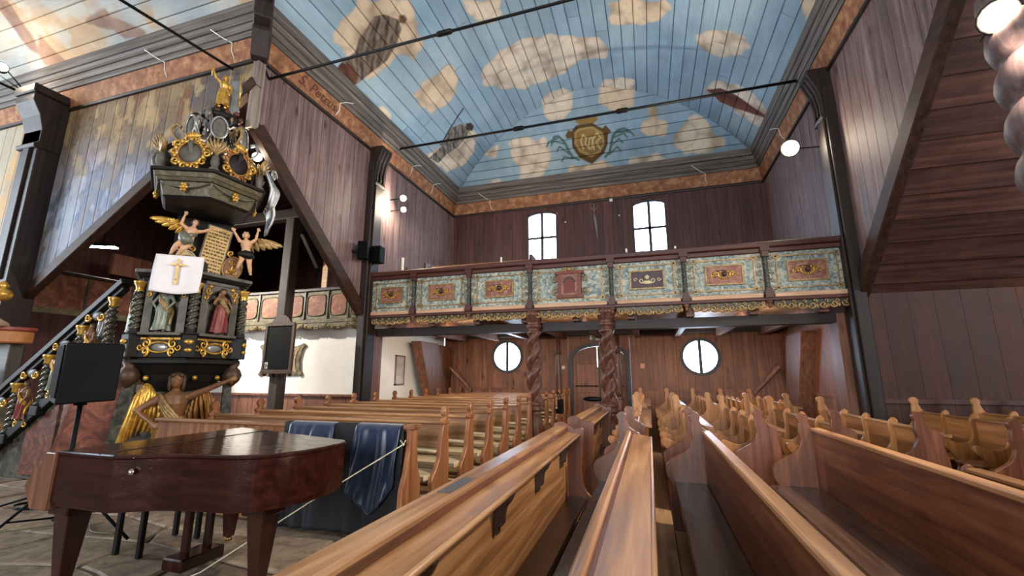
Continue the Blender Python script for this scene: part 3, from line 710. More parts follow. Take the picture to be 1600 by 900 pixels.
rod('thin black iron tie rod at the far left post', (-12.3, YT-.3, 7.35), (-12.3, -4.3, 7.35), .028)

# ---- windows
def glass(m, name, parent): return m.build(name, M_pane, parent)
def round_window(n, x, z, r):
    w_ = tag(empty('window_%d' % n), kind='structure')
    s = .54; N = 48
    ring = [(x + r*math.cos(2*PI*i/N), z + r*math.sin(2*PI*i/N)) for i in range(N)]
    sq = []
    for i in range(N):
        c, d = math.cos(2*PI*i/N), math.sin(2*PI*i/N); k = s/max(abs(c), abs(d)); sq.append((x + c*k, z + d*k))
    m = MB(); vs = [(p[0], YB-.032, p[1]) for p in sq] + [(p[0], YB-.032, p[1]) for p in ring] + [(p[0], YB+.2, p[1]) for p in ring]
    m.add(vs, [(i, (i+1)%N, N+(i+1)%N, N+i) for i in range(N)] + [(N+i, N+(i+1)%N, 2*N+(i+1)%N, 2*N+i) for i in range(N)])
    m.build('casing', M_wall_warm, w_)
    m = MB(); k = 12
    pr = [(r-.05, -.07), (r+.035, -.07), (r+.035, -.03), (r+.0, .03), (r-.05, .05)]
    vs = []
    for i in range(N):
        for q, y in pr: vs.append((x + q*math.cos(2*PI*i/N), YB + y, z + q*math.sin(2*PI*i/N)))
    L = len(pr); m.add(vs, [(i*L+j, ((i+1)%N)*L+j, ((i+1)%N)*L+(j+1)%L, i*L+(j+1)%L) for i in range(N) for j in range(L)])
    m.build('frame', M_frame, w_)
    MB().box(x-.042, YB-.05, z-r+.03, x+.042, YB+.03, z+r-.03).build('mullion', M_frame, w_)
    for sg in (-1, 1):
        a = [(x + sg*.028, z - r + .04)] + [(x + sg*(max(.028, (r-.04)*math.cos(t))), z + (r-.04)*math.sin(t)) for t in np.linspace(-PI/2+.05, PI/2-.05, 20)] + [(x + sg*.028, z + r - .04)]
        glass(MB().prism(a, 'y', YB+.0, YB+.01), 'pane', w_)
round_window(1, -4.33, 2.10, .49); round_window(2, 1.40, 2.03, .50)
def arch_window(n, x0, x1, z0, z1):
    w_ = tag(empty('window_%d' % n), kind='structure'); xc = (x0+x1)/2; hw = (x1-x0)/2; rise = .16; zs = z1 - rise
    ar = [(xc + hw*math.cos(t), zs + rise*math.sin(t)) for t in np.linspace(0, PI, 17)]
    m = MB(); m.prism([(x1, z1), (x0, z1)] + [(a, b) for a, b in reversed(ar)][0:0], 'y', YB, YB) if False else None
    m = MB(); top = [(x1 - (x1-x0)*i/16, z1 + .002) for i in range(17)]
    for yy in (YB-.031,):
        m.add([(a, yy, b) for a, b in ar] + [(a, yy, b) for a, b in top], [(i, i+1, 17+i+1, 17+i) for i in range(16)])
    m.add([(a, YB-.031, b) for a, b in ar] + [(a, YB+.2, b) for a, b in ar], [(i, i+1, 17+i+1, 17+i) for i in range(16)])
    for xx in (x0, x1): m.add([(xx, YB-.03, z0), (xx, YB+.2, z0), (xx, YB+.2, zs), (xx, YB-.03, zs)], [(0,1,2,3)])
    m.build('casing', M_wall_dark, w_)
    f = MB(); f.box(x0, YB-.02, z0, x0+.05, YB+.05, zs); f.box(x1-.05, YB-.02, z0, x1, YB+.05, zs); f.box(x0, YB-.02, z0, x1, YB+.05, z0+.06)
    f.tube([(a, YB+.01, b-.015) for a, b in ar], .04, 6); f.build('frame', M_frame, w_)
    zm = z0 + (z1-z0)*.52
    MB().box(xc-.045, YB-.03, z0, xc+.045, YB+.03, z1-.02).build('mullion', M_frame, w_)
    MB().box(x0, YB-.03, zm-.038, x1, YB+.03, zm+.038).build('transom', M_frame, w_)
    for sg in (-1, 1):
        xa, xb = (x0+.05, xc-.03) if sg < 0 else (xc+.03, x1-.05)
        glass(MB().box(xa, YB+.0, z0+.06, xb, YB+.01, zm-.025), 'pane', w_)
        tp = [(x, zs + rise*math.sqrt(max(0, 1-((x-xc)/hw)**2)) - .02) for x in np.linspace(xb, xa, 9)]
        glass(MB().prism([(xa, zm+.025), (xb, zm+.025)] + tp, 'y', YB+.0, YB+.01), 'pane', w_)
arch_window(3, -3.64, -2.62, 5.0, 6.87); arch_window(4, -.23, .78, 5.0, 6.87)
# narrow daylit slits deep in the left side gallery
for i, (x0, x1, z0, z1, y) in enumerate([(-11.6, -10.6, 4.42, 4.56, 12.6), (-9.2, -8.5, 4.50, 4.66, 13.35), (-14.45, -13.9, 4.2, 4.4, 11.0)]):
    w_ = tag(empty('window_%d' % (5+i)), kind='structure')
    MB().box(x0-.05, y, z0-.05, x1+.05, y+.04, z1+.05).build('frame', M_frame, w_)
    MB().box(x0, y-.012, z0, x1, y-.002, z1).build('pane', emis('blue_daylit_slit', (150, 205, 240), 1.4) if i == 0 else bpy.data.materials['blue_daylit_slit'], w_)

# ---- door
d_ = tag(empty('door_1'), kind='structure')
XA, XB_ = -2.36, -.52; XM = (XA+XB_)/2
def archpts(w2, zs, rise, n=20, xc=XM): return [(xc + w2*math.cos(t), zs + rise*math.sin(t)) for t in np.linspace(0, PI, n)]
outer = [(XB_, 0)] + archpts(.92, 1.98, .52) + [(XA, 0)]; inner = [(XB_-.13, 0)] + archpts(.79, 1.98, .40) + [(XA+.13, 0)]
m = MB(); n = len(outer); vs = [(a, YB-.07, b) for a, b in outer] + [(a, YB-.07, b) for a, b in inner] + [(a, YB+.05, b) for a, b in inner] + [(a, YB-.02, b) for a, b in outer]
m.add(vs, [(i, i+1, n+i+1, n+i) for i in range(n-1)] + [(n+i, n+i+1, 2*n+i+1, 2*n+i) for i in range(n-1)] + [(i, i+1, 3*n+i+1, 3*n+i) for i in range(n-1)])
m.build('door_frame', plain('dark_grey_door_frame', (52, 48, 48), .5), d_)
m = MB(); sq = [(XB_ - 1.84*i/19, 2.67) for i in range(20)]
m.add([(a, YB-.02, b) for a, b in archpts(.92, 1.98, .52)] + [(a, YB-.02, b) for a, b in sq], [(i, i+1, 21+i, 20+i) for i in range(19)])
m.build('casing', M_wall_warm, d_)
for sg in (-1, 1):
    p = [(XM, 0)] + [(XM + sg*.785, 0)] + [(XM + sg*.79*math.cos(t), 1.98 + .39*math.sin(t)) for t in np.linspace(0, PI/2, 10)]
    lf = MB().prism(p, 'y', YB+.0, YB+.05).build('door_leaf', M_wall_warm, d_)
    for z0, z1 in ((.12, .85), (1.0, 1.85)):
        MB().box(XM + sg*.12 if sg > 0 else XM - .68, YB-.02, z0, XM + .68 if sg > 0 else XM - .12, YB, z1).build('door_panel', M_wall_warm, lf, .01)
    MB().tube([(XM + sg*.05, YB-.05, 1.20), (XM + sg*.72, YB-.05, 1.20)], .016, 6).build('push_bar', M_iron, lf)
    MB().tube([(XM + sg*.05, YB-.05, .30), (XM + sg*.72, YB-.05, .30)], .016, 6).build('push_bar', M_iron, lf)
MB().box(XM-.02, YB-.03, 0, XM+.03, YB, 2.34).build('meeting_strip', M_beam, d_)
MB().ball((XM-.2, YB-.06, .82), (.3, .05, .07)).build('door_grip', M_iron, d_)
MB().box(XM-.05, YB-.04, 1.75, XM-.02, YB-.03, 2.35).build('bolt', plain('pale_steel_bolt', (200, 196, 190), .3, .8), d_)
# exit sign above the door
es = empty('exit_sign', (0,0,0), 0, 'small exit pictogram sign above the door', 'sign')
ex0 = XM - .08
MB().box(ex0-.2, YB-.09, 2.70-.16, ex0+.2, YB-.05, 2.88-.16).build('panel', plain('dark_green_sign', (38, 48, 46), .4), es)
M_wh = plain('white_sign_print', (220, 220, 214), .5, mottle=.02)
m = MB(); m.M = Matrix.Translation((0,0,-.16)); m.prism([(ex0-.12,2.72),(ex0-.06,2.78),(ex0-.10,2.78),(ex0-.10,2.86),(ex0-.14,2.86),(ex0-.14,2.78),(ex0-.18,2.78)], 'y', YB-.096, YB-.091).build('arrow', M_wh, es)
m = MB(); m.M = Matrix.Translation((0,0,-.16)); m.box(ex0+.03, YB-.096, 2.72, ex0+.05, YB-.091, 2.86); m.box(ex0+.03, YB-.096, 2.84, ex0+.15, YB-.091, 2.86); m.box(ex0+.13, YB-.096, 2.72, ex0+.15, YB-.091, 2.86); m.box(ex0+.07, YB-.096, 2.73, ex0+.11, YB-.091, 2.80); m.build('door_pictogram', M_wh, es)
# ------------------------------------------------------------------ gallery
M_teal = marble('teal_marbled_panel', [(.28, (64, 76, 78)), (.42, (104, 120, 118)), (.52, (150, 158, 148)), (.62, (196, 190, 166)), (.72, (120, 128, 118)), (.82, (112, 90, 64))], 9, 1.6, .5, .4, .3, (.88, 1.1))
M_gold = marble('dulled_gilding', [(.25, (84, 62, 34)), (.5, (146, 116, 68)), (.75, (190, 162, 110))], 18, .4, .45, .6, .2)
M_gold.node_tree.nodes['Principled BSDF'].inputs['Metallic'].default_value = .3
M_gilt = marble('bright_gilding', [(.25, (150, 104, 36)), (.5, (206, 158, 68)), (.75, (236, 200, 112))], 12, .4, .32, .6, .15)
M_gilt.node_tree.nodes['Principled BSDF'].inputs['Metallic'].default_value = .6
M_redpanel = marble('red_brown_marbled_panel', [(.3, (98, 58, 50)), (.5, (138, 90, 74)), (.7, (168, 124, 98))], 6, 2, .5)
M_purple = marble('dark_purple_panel', [(.3, (52, 38, 44)), (.6, (78, 58, 62))], 6, 2, .5)
M_redbrown = wood('red_brown_rail', (54, 26, 22), (78, 40, 33), (98, 54, 43), 'x', .45, .2, (.95, 1.05))
M_palerail = wood('pale_pine_rail', (160, 118, 88), (198, 156, 122), (218, 182, 150), 'x', .5, .3, (.95, 1.05))
M_twist = wood('brown_turned_column', (56, 32, 25), (86, 52, 40), (116, 76, 59), 'z', .4, 0, (.95, 1.08))
M_dkgreen = marble('dark_green_twisted_column', [(.3, (34, 36, 32)), (.55, (70, 74, 64)), (.75, (118, 110, 82))], 14, 1, .4)
M_ribbon = plain('cream_carved_relief', (206, 190, 150), .5)
def twist_prof(m, x, y, z0, z1, r, turns, amp=.22, n=14, k=None, lobes=2, hand=1):
    k = k or int(turns*14); vs = []
    for i in range(k+1):
        t = i/k; z = z0 + (z1-z0)*t
        for j in range(n):
            a = 2*PI*j/n; rr = r*(1 - amp + amp*abs(math.cos(lobes/2*(a - hand*2*PI*turns*t)))**.8*2*.5 + amp*.5*math.cos(lobes*(a-hand*2*PI*turns*t))*.5)
            vs.append((x + rr*math.cos(a), y + rr*math.sin(a), z))
    fs = [(i*n+j, i*n+(j+1)%n, (i+1)*n+(j+1)%n, (i+1)*n+j) for i in range(k) for j in range(n)]
    m.add(vs, fs, True); return m
def spiral(m, c, r, ax, start=0, turns=1.4, hand=1, th=.012, n=18, tail=None, y=None):
    """flat scroll in the x-z plane (ax='x') or y-z plane (ax='y')"""
    pts = []
    if tail: pts.append(tail)
    for i in range(n):
        t = i/(n-1); a = start + hand*2*PI*turns*t; q = r*(1 - .82*t)
        pts.append((c[0] + q*math.cos(a), c[1], c[2] + q*math.sin(a)) if ax == 'x' else (c[0], c[1] + q*math.cos(a), c[2] + q*math.sin(a)))
    m.tube(pts, [th*(1.15 - .5*i/len(pts)) for i in range(len(pts))], 6); return m
def frame_rect(m, x0, x1, z0, z1, y, wd, dp):
    m.box(x0, y-dp, z0, x1, y, z0+wd); m.box(x0, y-dp, z1-wd, x1, y, z1); m.box(x0, y-dp, z0+wd, x0+wd, y, z1-wd); m.box(x1-wd, y-dp, z0+wd, x1, y, z1-wd)
M_pdk = plain('dark_carved_line', (40, 30, 24), .5)
GX = [-6.22, -5.03, -3.67, -2.29, -.62, .74, 2.12, 3.42]; GY = 8.70
gal = empty('gallery_balustrade', (0,0,0), 0, 'teal marbled balcony front with gilded panels across the end of the nave', 'balcony')
MB().box(XL+.02, GY-.09, 3.79, XR-.02, GY+.16, 3.90).build('handrail', M_redbrown, gal, .02)
MB().box(XL+.02, GY-.05, 3.70, XR-.02, GY+.08, 3.79).build('rail_moulding', M_redbrown, gal, .012)
MB().box(XL+.02, GY-.07, 2.81, XR-.02, GY+.1, 2.87).build('lower_rail', M_redbrown, gal, .01)
for a, b in zip(GX, GX[1:]):
    MB().box(a+.09, GY-.075, 2.87, b-.09, GY+.06, 2.95).build('sill_board', M_palerail, gal, .01)
    w2 = (b-a)/2; xc = (a+b)/2; k = GX.index(a)
    pn = MB().box(a+.04, GY, 2.93, b-.04, GY+.05, 3.72).build('panel', M_teal, gal)
    # gilt frame strips, each of its own
    x0, x1, z0, z1 = a+.17, b-.17, 3.03, 3.63
    for q in ((x0, z0, x1, z0+.022), (x0, z1-.022, x1, z1), (x0, z0, x0+.022, z1), (x1-.022, z0, x1, z1)):
        MB().box(q[0], GY-.02, q[1], q[2], GY, q[3]).build('frame_strip', M_gold, pn)
    for sx in (x0-.03, x1-.05):
        for sz in (z0-.03, z1-.05):
            m = MB(); frame_rect(m, sx, sx+.08, sz, sz+.08, GY-.005, .016, .018); m.build('corner_square', M_gold, pn)
    for i in range(int((b-a)/.13)):
        for zz in (2.985, 3.675):
            if rb.random() < .8: MB().ball((a+.12+i*.13, GY-.004, zz), .013, 6, 4).build('stud', M_ribbon, pn) if i % 3 == 0 else None
    m = MB()
    for i in range(5):      # carved foliage running up beside the posts
        for xx, hd in ((a+.11, 1), (b-.11, -1)): spiral(m, (xx, GY-.012, 3.04+i*.14), .045, 'x', PI/2, 1.1, hd, .009, 10)
    m.build('carved_foliage', M_gold, pn)
    if k == 3:
        # little arched shrine in the middle panel
        nb = MB().box(xc-.24, GY-.07, 3.09, xc+.24, GY, 3.60).build('shrine', M_redpanel, pn)
        m = MB(); m.box(xc-.28, GY-.09, 3.05, xc+.28, GY, 3.11); m.box(xc-.29, GY-.10, 3.54, xc+.29, GY, 3.60); m.box(xc-.24, GY-.085, 3.11, xc-.17, GY, 3.54); m.box(xc+.17, GY-.085, 3.11, xc+.24, GY, 3.54)
        m.build('shrine_frame', wood('red_brown_shrine', (92, 40, 30), (126, 62, 46), (150, 84, 62), 'z', .5, 0), pn)
        ar = [(xc+.11, 3.15)] + [(xc+.11*math.cos(t), 3.36+.11*math.sin(t)) for t in np.linspace(0, PI, 12)] + [(xc-.11, 3.15)]
        MB().prism(ar, 'y', GY-.078, GY-.07).build('niche', plain('dark_red_niche', (108, 44, 34), .6), pn)
        m = MB(); m.tube([(p[0], GY-.08, p[1]) for p in ar[1:-1]], .014, 6); m.build('niche_arch', M_dkgreen, pn)
        m = MB()
        for sg in (-1, 1):
            spiral(m, (xc+sg*.30, GY-.03, 3.45), .07, 'x', PI/2, 1.3, -sg, .016); spiral(m, (xc+sg*.30, GY-.03, 3.2), .07, 'x', -PI/2, 1.3, sg, .016); spiral(m, (xc+sg*.12, GY-.05, 3.64), .06, 'x', 0 if sg < 0 else PI, 1.2, sg, .014)
        m.ball((xc, GY-.05, 3.65), (.06, .03, .05)); build_each(m, 'shrine_scroll', M_gold, pn)
    else:
        hw = min(w2*.44, .30) ; iz0, iz1 = 3.17, 3.50
        MB().box(xc-hw, GY-.02, iz0, xc+hw, GY, iz1).build('inner_panel', M_purple if k == 4 else M_redpanel, pn)
        m = MB(); frame_rect(m, xc-hw-.025, xc+hw+.025, iz0-.025, iz1+.025, GY, .028, .035); m.build('inner_frame', M_gold, pn)
        m = MB(); zc = (iz0+iz1)/2
        if k == 4:
            for sg in (-1, 1):
                spiral(m, (xc+sg*.10, GY-.03, zc-.02), .06, 'x', PI if sg > 0 else 0, 1.2, sg, .012); spiral(m, (xc+sg*.22, GY-.03, zc), .04, 'x', 0, 1.1, -sg, .009)
            m.ball((xc, GY-.04, zc+.04), .05); m.ball((xc, GY-.035, zc-.06), (.10, .03, .04)); m.build('cartouche', M_ribbon, pn)
        else:
            for sg in (-1, 1):
                spiral(m, (xc+sg*.13, GY-.03, zc+.01), .052, 'x', 0 if sg > 0 else PI, 1.3, sg, .013); spiral(m, (xc+sg*.20, GY-.03, zc-.01), .032, 'x', PI/2, 1.1, -sg, .009, 12); m.ball((xc+sg*.065, GY-.03, zc+.06), (.03, .015, .02), 6, 4)
            for i in range(9): m.ball((xc+.10*math.cos(PI+PI*i/8), GY-.03, zc+.005+.075*math.sin(PI+PI*i/8)), (.017, .014, .026), 6, 4)
            q = MB(); q.tube([(xc-.03+.17*math.cos(t), GY-.024, zc+.01+.075*math.sin(t)) for t in np.linspace(PI*.25, PI*1.25, 18)], .008, 5); q.build('cartouche_outline', M_pdk, pn)
            m.build('cartouche', M_gilt, pn)
            MB().ball((xc, GY-.055, zc+.012), (.042, .04, .05), 10, 8).build('boss', plain('dark_bronze_head', (72, 50, 36), .4, .3), pn)
    # carved valance below
    m = MB()
    nn = max(4, int((b-a)/.17)); st = (b-a-.16)/nn
    m.prism([(a+.08, 2.81)] + [(a+.08+(b-a-.16)*i/24, 2.74 - .05*math.sin(PI*i/24) - .012*math.cos(i*PI)) for i in range(25)] + [(b-.08, 2.81)], 'y', GY-.01, GY+.03)
    m.build('valance_board', M_dkgreen, gal)
    m = MB()
    for i in range(nn):
        cxx = a+.08+st*(i+.5); dz = .035*math.sin(PI*(i+.5)/nn)
        spiral(m, (cxx, GY-.03, 2.735-dz), .062, 'x', PI if i % 2 else 0, 1.35, 1 if i % 2 else -1, .019)
        m.ball((cxx+st*.45, GY-.025, 2.72-dz), (.03, .02, .045), 6, 4)
        spiral(m, (cxx+st*.3, GY-.03, 2.78), .035, 'x', -PI/2, 1.0, 1, .012, 10)
    build_each(m, 'carved_scroll', M_gold, gal)
for i, x in enumerate(GX):
    tc = MB(); twist_prof(tc, x, GY-.05, 3.02, 3.62, .045, 5, .35, 10, 44); tc.build('twisted_colonnette', M_dkgreen, gal)
    m = MB(); m.box(x-.065, GY-.11, 2.86, x+.065, GY+.02, 2.98); m.box(x-.05, GY-.10, 2.98, x+.05, GY, 3.03); m.box(x-.055, GY-.10, 3.62, x+.055, GY, 3.72); m.box(x-.075, GY-.12, 3.72, x+.075, GY, 3.80); build_each(m, 'colonnette_block', M_redbrown, gal)
    MB().lathe([(.0,-.13),(.02,-.125),(.03,-.09),(.022,-.05),(.05,-.03),(.05,.0)], 10, (x, GY-.04, 2.81)).build('pendant', M_brace_warm, gal)
# column pairs carrying the gallery
M_col = M_twist
def big_column(x, y, label):
    r = empty('twisted_column', (x, y, 0), 0, label, 'column')
    m = MB(); twist_prof(m, 0, 0, .98, 2.36, .148, 1.9, .50, 20, 80); m.build('twisted_shaft', M_col, r)
    MB().lathe([(.13,2.34),(.15,2.36),(.15,2.40),(.12,2.42),(.12,2.46),(.155,2.48),(.155,2.53),(.13,2.55),(.15,2.60),(.17,2.62),(.17,2.70),(.19,2.72),(.19,2.81)], 20).build('capital', M_col, r)
    MB().lathe([(.15,.80),(.19,.82),(.19,.86),(.16,.88),(.16,.91),(.18,.93),(.17,.96),(.13,1.0)], 20).build('base_ring', M_col, r)
    MB().lathe([(.17,0),(.17,.06),(.13,.10),(.15,.25),(.17,.42),(.16,.6),(.12,.74),(.15,.80)], 20).build('pedestal', M_col, r)
big_column(-2.25, 8.80, 'thick barley-twist column under the balcony, standing at the end of the left pews')
big_column(-.76, 8.80, 'thick barley-twist column under the balcony in front of the door')
for x, lab in ((-2.44, 'slender turned column left of the door'), (-.80, 'slender turned column right of the door, partly behind the twisted column')):
    r = empty('slender_column', (x, 12.3, 0), 0, lab, 'column')
    MB().lathe([(.075,.95),(.085,1.05),(.08,1.5),(.062,2.05),(.058,2.12)], 14).build('shaft', M_col, r)
    MB().lathe([(.07,2.12),(.085,2.14),(.085,2.17),(.06,2.19),(.07,2.22),(.055,2.25),(.065,2.6)], 14).build('capital', M_col, r)
    MB().lathe([(.1,0),(.1,.85),(.085,.87),(.11,.89),(.11,.93),(.07,.96)], 14).build('base', M_col, r)
# candle sockets and little white notices on the end wall and on the handrail
for i, (x, y, z, h, lab) in enumerate([(-2.95, GY+.02, 3.9, .14, 'short white candle on the balcony handrail below the left window'), (-.30, GY+.02, 3.9, .10, 'short white candle on the balcony handrail left of the right window'), (.62, GY+.02, 3.9, .07, 'tiny white candle on the balcony handrail right of the right window')]):
    r = empty('candle', (x, y, z), 0, lab, 'candle'); MB().lathe([(.02,0),(.02,h),(.012,h+.005)], 8).build('wax', M_wh, r); MB().lathe([(.03,0),(.03,.012)], 8).build('holder', M_iron, r)
# crucifix between the upper windows
cr = empty('crucifix', (-1.4, YB-.06, 0), 0, 'small pale crucifix figure hanging between the two upper windows', 'crucifix')
MB().tube([(0,0,6.62),(.02,-.02,6.45),(.05,-.03,6.2),(.08,-.02,5.75)], [.03,.05,.045,.02], 8).build('figure', plain('grey_carved_figure', (120, 112, 112), .6), cr)
m = MB(); m.tube([(-.12,0,6.85),(0,0,6.7),(.12,0,6.85)], .015, 6); m.tube([(0,0,6.95),(0,0,6.6)], .015, 6); m.build('cross_arms', plain('grey_carved_wood', (136, 126, 122), .6), cr)
for x, z, lab in ((-.85, 7.0, 'small white box high on the end wall between the windows'), (-2.33, 6.42, 'tiny white hook right of the left upper window'), (-.62, 6.46, 'tiny white hook left of the right upper window')):
    s_ = .05 if 'box' in lab else .022
    tag(MB().box(x-s_, YB-.09, z-s_, x+s_, YB-.032, z+s_).build('wall_fitting', M_wh, None, .006), lab, 'fitting')
for x, z, sx, sz, col, lab in ((-.18, 1.78, .06, .07, (214, 150, 120), 'small pinkish switch box on the wall right of the door'), (-2.62, 1.95, .03, .16, (222, 214, 200), 'narrow white notice left of the door'), (-2.52, 1.75, .05, .05, (216, 206, 196), 'square white switch left of the door')):
    tag(MB().box(x-sx, YB-.05, z-sz, x+sx, YB-.032, z+sz).build('wall_notice', plain('notice_%d%d%d' % col, col, .5), None, .004), lab, 'notice')
# ---- side gallery over the white wall
M_olive = marble('olive_painted_board', [(.3, (66, 60, 44)), (.5, (104, 96, 70)), (.7, (140, 124, 88))], 7, 1.5, .6)
M_scene = marble('faded_orange_picture', [(.22, (70, 44, 32)), (.4, (116, 66, 44)), (.55, (148, 88, 58)), (.68, (172, 128, 86)), (.82, (92, 76, 58))], 7, .8, .6)
SG = empty('side_gallery_balustrade', (0,0,0), 0, 'olive side gallery front with orange painted pictures above the white wall', 'balcony')
MB().bar((-11.9, 5.35, 3.66), (-11.9, 9.0, 3.66), .15, .08).build('handrail', M_beam_y, SG, .01)
M_redscene = marble('red_brown_faded_picture', [(.25, (70, 40, 32)), (.45, (112, 66, 52)), (.6, (140, 88, 68)), (.75, (150, 116, 90))], 3, 2, .6)
for i in range(4):
    y0 = 5.4 + i*.9
    MB().box(-11.92, y0+.01, 2.90, -11.88, y0+.89, 3.62).build('panel', M_redscene, SG)
    MB().box(-11.88, y0-.02, 2.88, -11.85, y0+.02, 3.63).build('upright', M_dkgreen, SG)
MB().bar((-11.9, 5.35, 2.84), (-11.9, 9.0, 2.84), .10, .13).build('lower_rail', M_olive, SG, .01)
MB().box(-12.9, 7.2, 4.02, -12.8, 9.6, 4.55).build('brown_breastboard', M_brace_warm, SG)
SX = [-6.62, -7.03, -7.65, -8.36, -9.1, -9.85, -10.6, -11.35, -12.1, -12.9]; SY = 9.0
MB().box(-14.4, SY-.05, 3.62, XL-.16, SY+.1, 3.70).build('handrail', M_beam_x, SG, .012)
MB().box(-14.4, SY-.03, 2.80, XL-.16, SY+.05, 2.90).build('lower_rail', M_olive, SG, .012)
for b, a in zip(SX, SX[1:]):
    pn = MB().box(a+.01, SY, 2.90, b-.01, SY+.04, 3.62).build('panel', M_olive, SG)
    xc = (a+b)/2; hw = (b-a)/2 - .07
    pts = []
    for i in range(32):
        t = 2*PI*i/32; c, s = math.cos(t), math.sin(t); e = .45
        pts.append((xc + hw*math.copysign(abs(c)**e, c), 3.26 + .27*math.copysign(abs(s)**e, s)))
    MB().prism(pts, 'y', SY-.012, SY).build('picture', M_scene, pn)
    m = MB(); m.tube([(p[0], SY-.012, p[1]) for p in pts + pts[:1]], .018, 6); m.build('picture_frame', M_olive, pn)
    MB().box(b-.018, SY-.03, 2.88, b+.018, SY, 3.63).build('upright', M_dkgreen, SG)
    m = MB(); N = 24
    m.prism([(a, 2.80)] + [(a + (b-a)*i/N, 2.74 - .09*math.sin(PI*i/N) - .018*math.cos(i*PI)) for i in range(N+1)] + [(b, 2.80)], 'y', SY-.015, SY+.015); m.build('valance_board', M_olive, SG)
    m = MB()
    for i in range(4): spiral(m, (a + (b-a)*(i+.5)/4, SY-.025, 2.725-.05*math.sin(PI*(i+.5)/4)), .045, 'x', 0 if i % 2 else PI, 1.2, 1 if i % 2 else -1, .012, 12)
    build_each(m, 'carved_scroll', M_gold, SG)
    MB().lathe([(.0,-.12),(.02,-.1),(.015,-.06),(.03,-.03),(.03,0)], 8, (b, SY-.02, 2.78)).build('pendant', M_olive, SG)
# post with song-number board in the side room
sp = empty('room_post', (-8.20, 8.2, 0), 0, 'grey timber post in front of the white wall, carrying the black board', 'post')
MB().box(-.13, -.13, 0, .13, .13, 5.3).build('shaft', wood('grey_brown_post', (42, 33, 30), (64, 52, 47), (88, 73, 66), 'z', .6, .4), sp, .02)
MB().box(-2.2, -.12, 5.3, 1.8, .12, 5.56).build('cross_beam', M_beam_x, sp, .02)
MB().bar((.06,.13,5.2), (.06,.9,4.3), .12, .16).build('knee_brace', M_beam_y, sp, .01)
MB().bar((.30,.9,3.6), (.30,.9,4.55), .16, .05, (0,1,0)).build('pale_board', M_palerail, sp)
bb = empty('number_board', (-8.06, 8.02, 0), 0, 'black hymn-number board with arched wooden frame hanging on the grey post', 'board')
prof = [(-.40,1.60),(.40,1.60),(.40,2.66),(.36,2.70),(.27,2.72),(.22,2.80),(.12,2.87),(0,2.90),(-.12,2.87),(-.22,2.80),(-.27,2.72),(-.36,2.70),(-.40,2.66)]
M_bframe = wood('brown_board_frame', (58, 42, 32), (84, 62, 48), (110, 84, 66), 'z', .5, 0)
MB().prism(prof, 'y', -.03, .03).build('frame_back', M_bframe, bb, .006)
m = MB(); m.box(-.42, -.055, 1.60, -.35, -.03, 2.68); m.box(.35, -.055, 1.60, .42, -.03, 2.68); m.box(-.42, -.06, 2.62, .42, -.03, 2.70); m.box(-.44, -.06, 1.54, .44, -.03, 1.63); m.build('frame_moulding', M_bframe, bb, .006)
MB().box(-.35, -.042, 1.63, .35, -.032, 2.62).build('slate', plain('black_slate', (6, 5, 5), .7, mottle=.1, spec=.12), bb)
m = MB()
for i in range(5): m.ball((-.36+.18*i, 0, 1.53-.015*(i % 2)), (.06, .03, .05), 8, 5)
m.build('lower_scallops', M_bframe, bb)
MB().box(-.335, -.046, 1.655, -.25, -.042, 1.80).build('paper_card', M_wh, bb)
m = MB(); m.tube([(-.315,-.048,1.67),(-.295,-.048,1.78),(-.27,-.048,1.70)], .008, 5); m.build('card_print', M_iron, bb)
# gilt memorial board on the white wall behind the post
mbd = empty('memorial_board', (-9.22, 9.298, 0), 0, 'curved gilt-framed memorial board on the white wall behind the black board', 'board')
pr = [(-.66,1.42),(-.60,1.50),(-.5,1.47),(0,1.44),(.5,1.47),(.6,1.50),(.66,1.42),(.74,1.50),(.66,1.65),(.62,2.0),(.68,2.35),(.78,2.50),(.7,2.58),(.5,2.48),(0,2.44),(-.5,2.48),(-.7,2.58),(-.78,2.50),(-.68,2.35),(-.62,2.0),(-.66,1.65),(-.74,1.50)]
pr = [(a_*.98, 1.90 + (b_-2.0)*.74) for a_, b_ in pr]
MB().prism(pr, 'y', -.05, 0).build('frame', M_olive, mbd, .012)
MB().prism([(p[0]*.78, 1.93+(p[1]-1.93)*.78) for p in pr], 'y', -.062, -.05).build('painted_panel', marble('brown_gold_lettered_panel', [(.3, (112, 84, 48)), (.5, (158, 126, 76)), (.7, (186, 156, 100))], 16, .3), mbd)
m = MB()
for i in range(7):
    z = 2.12 - .06*i; m.box(.30, -.066, z, .45, -.063, z+.018); m.box(-.45, -.066, z, -.3, -.063, z+.018)
build_each(m, 'written_line', plain('brown_writing', (82, 56, 30), .6), mbd)
tag(MB().box(XL-.24, 10.55, 1.28, XL-.215, 10.95, 2.02).build('wall_paper_notice', plain('grey_paper', (196, 186, 178), .7), None), 'narrow framed paper notice on the white wall right of the left post', 'notice')
fr = MB(); frame_rect(fr, 0, .46, 0, .8, 0, .03, .02); fr.M = None
nf = MB()
for y0, y1, z0, z1 in ((10.52, 10.98, 1.25, 1.285), (10.52, 10.98, 2.015, 2.05), (10.52, 10.555, 1.25, 2.05), (10.945, 10.98, 1.25, 2.05)): nf.box(XL-.24, y0, z0, XL-.205, y1, z1)
nf.build('notice_frame', plain('grey_notice_frame', (112, 108, 106), .5), bpy.data.objects['wall_paper_notice'])
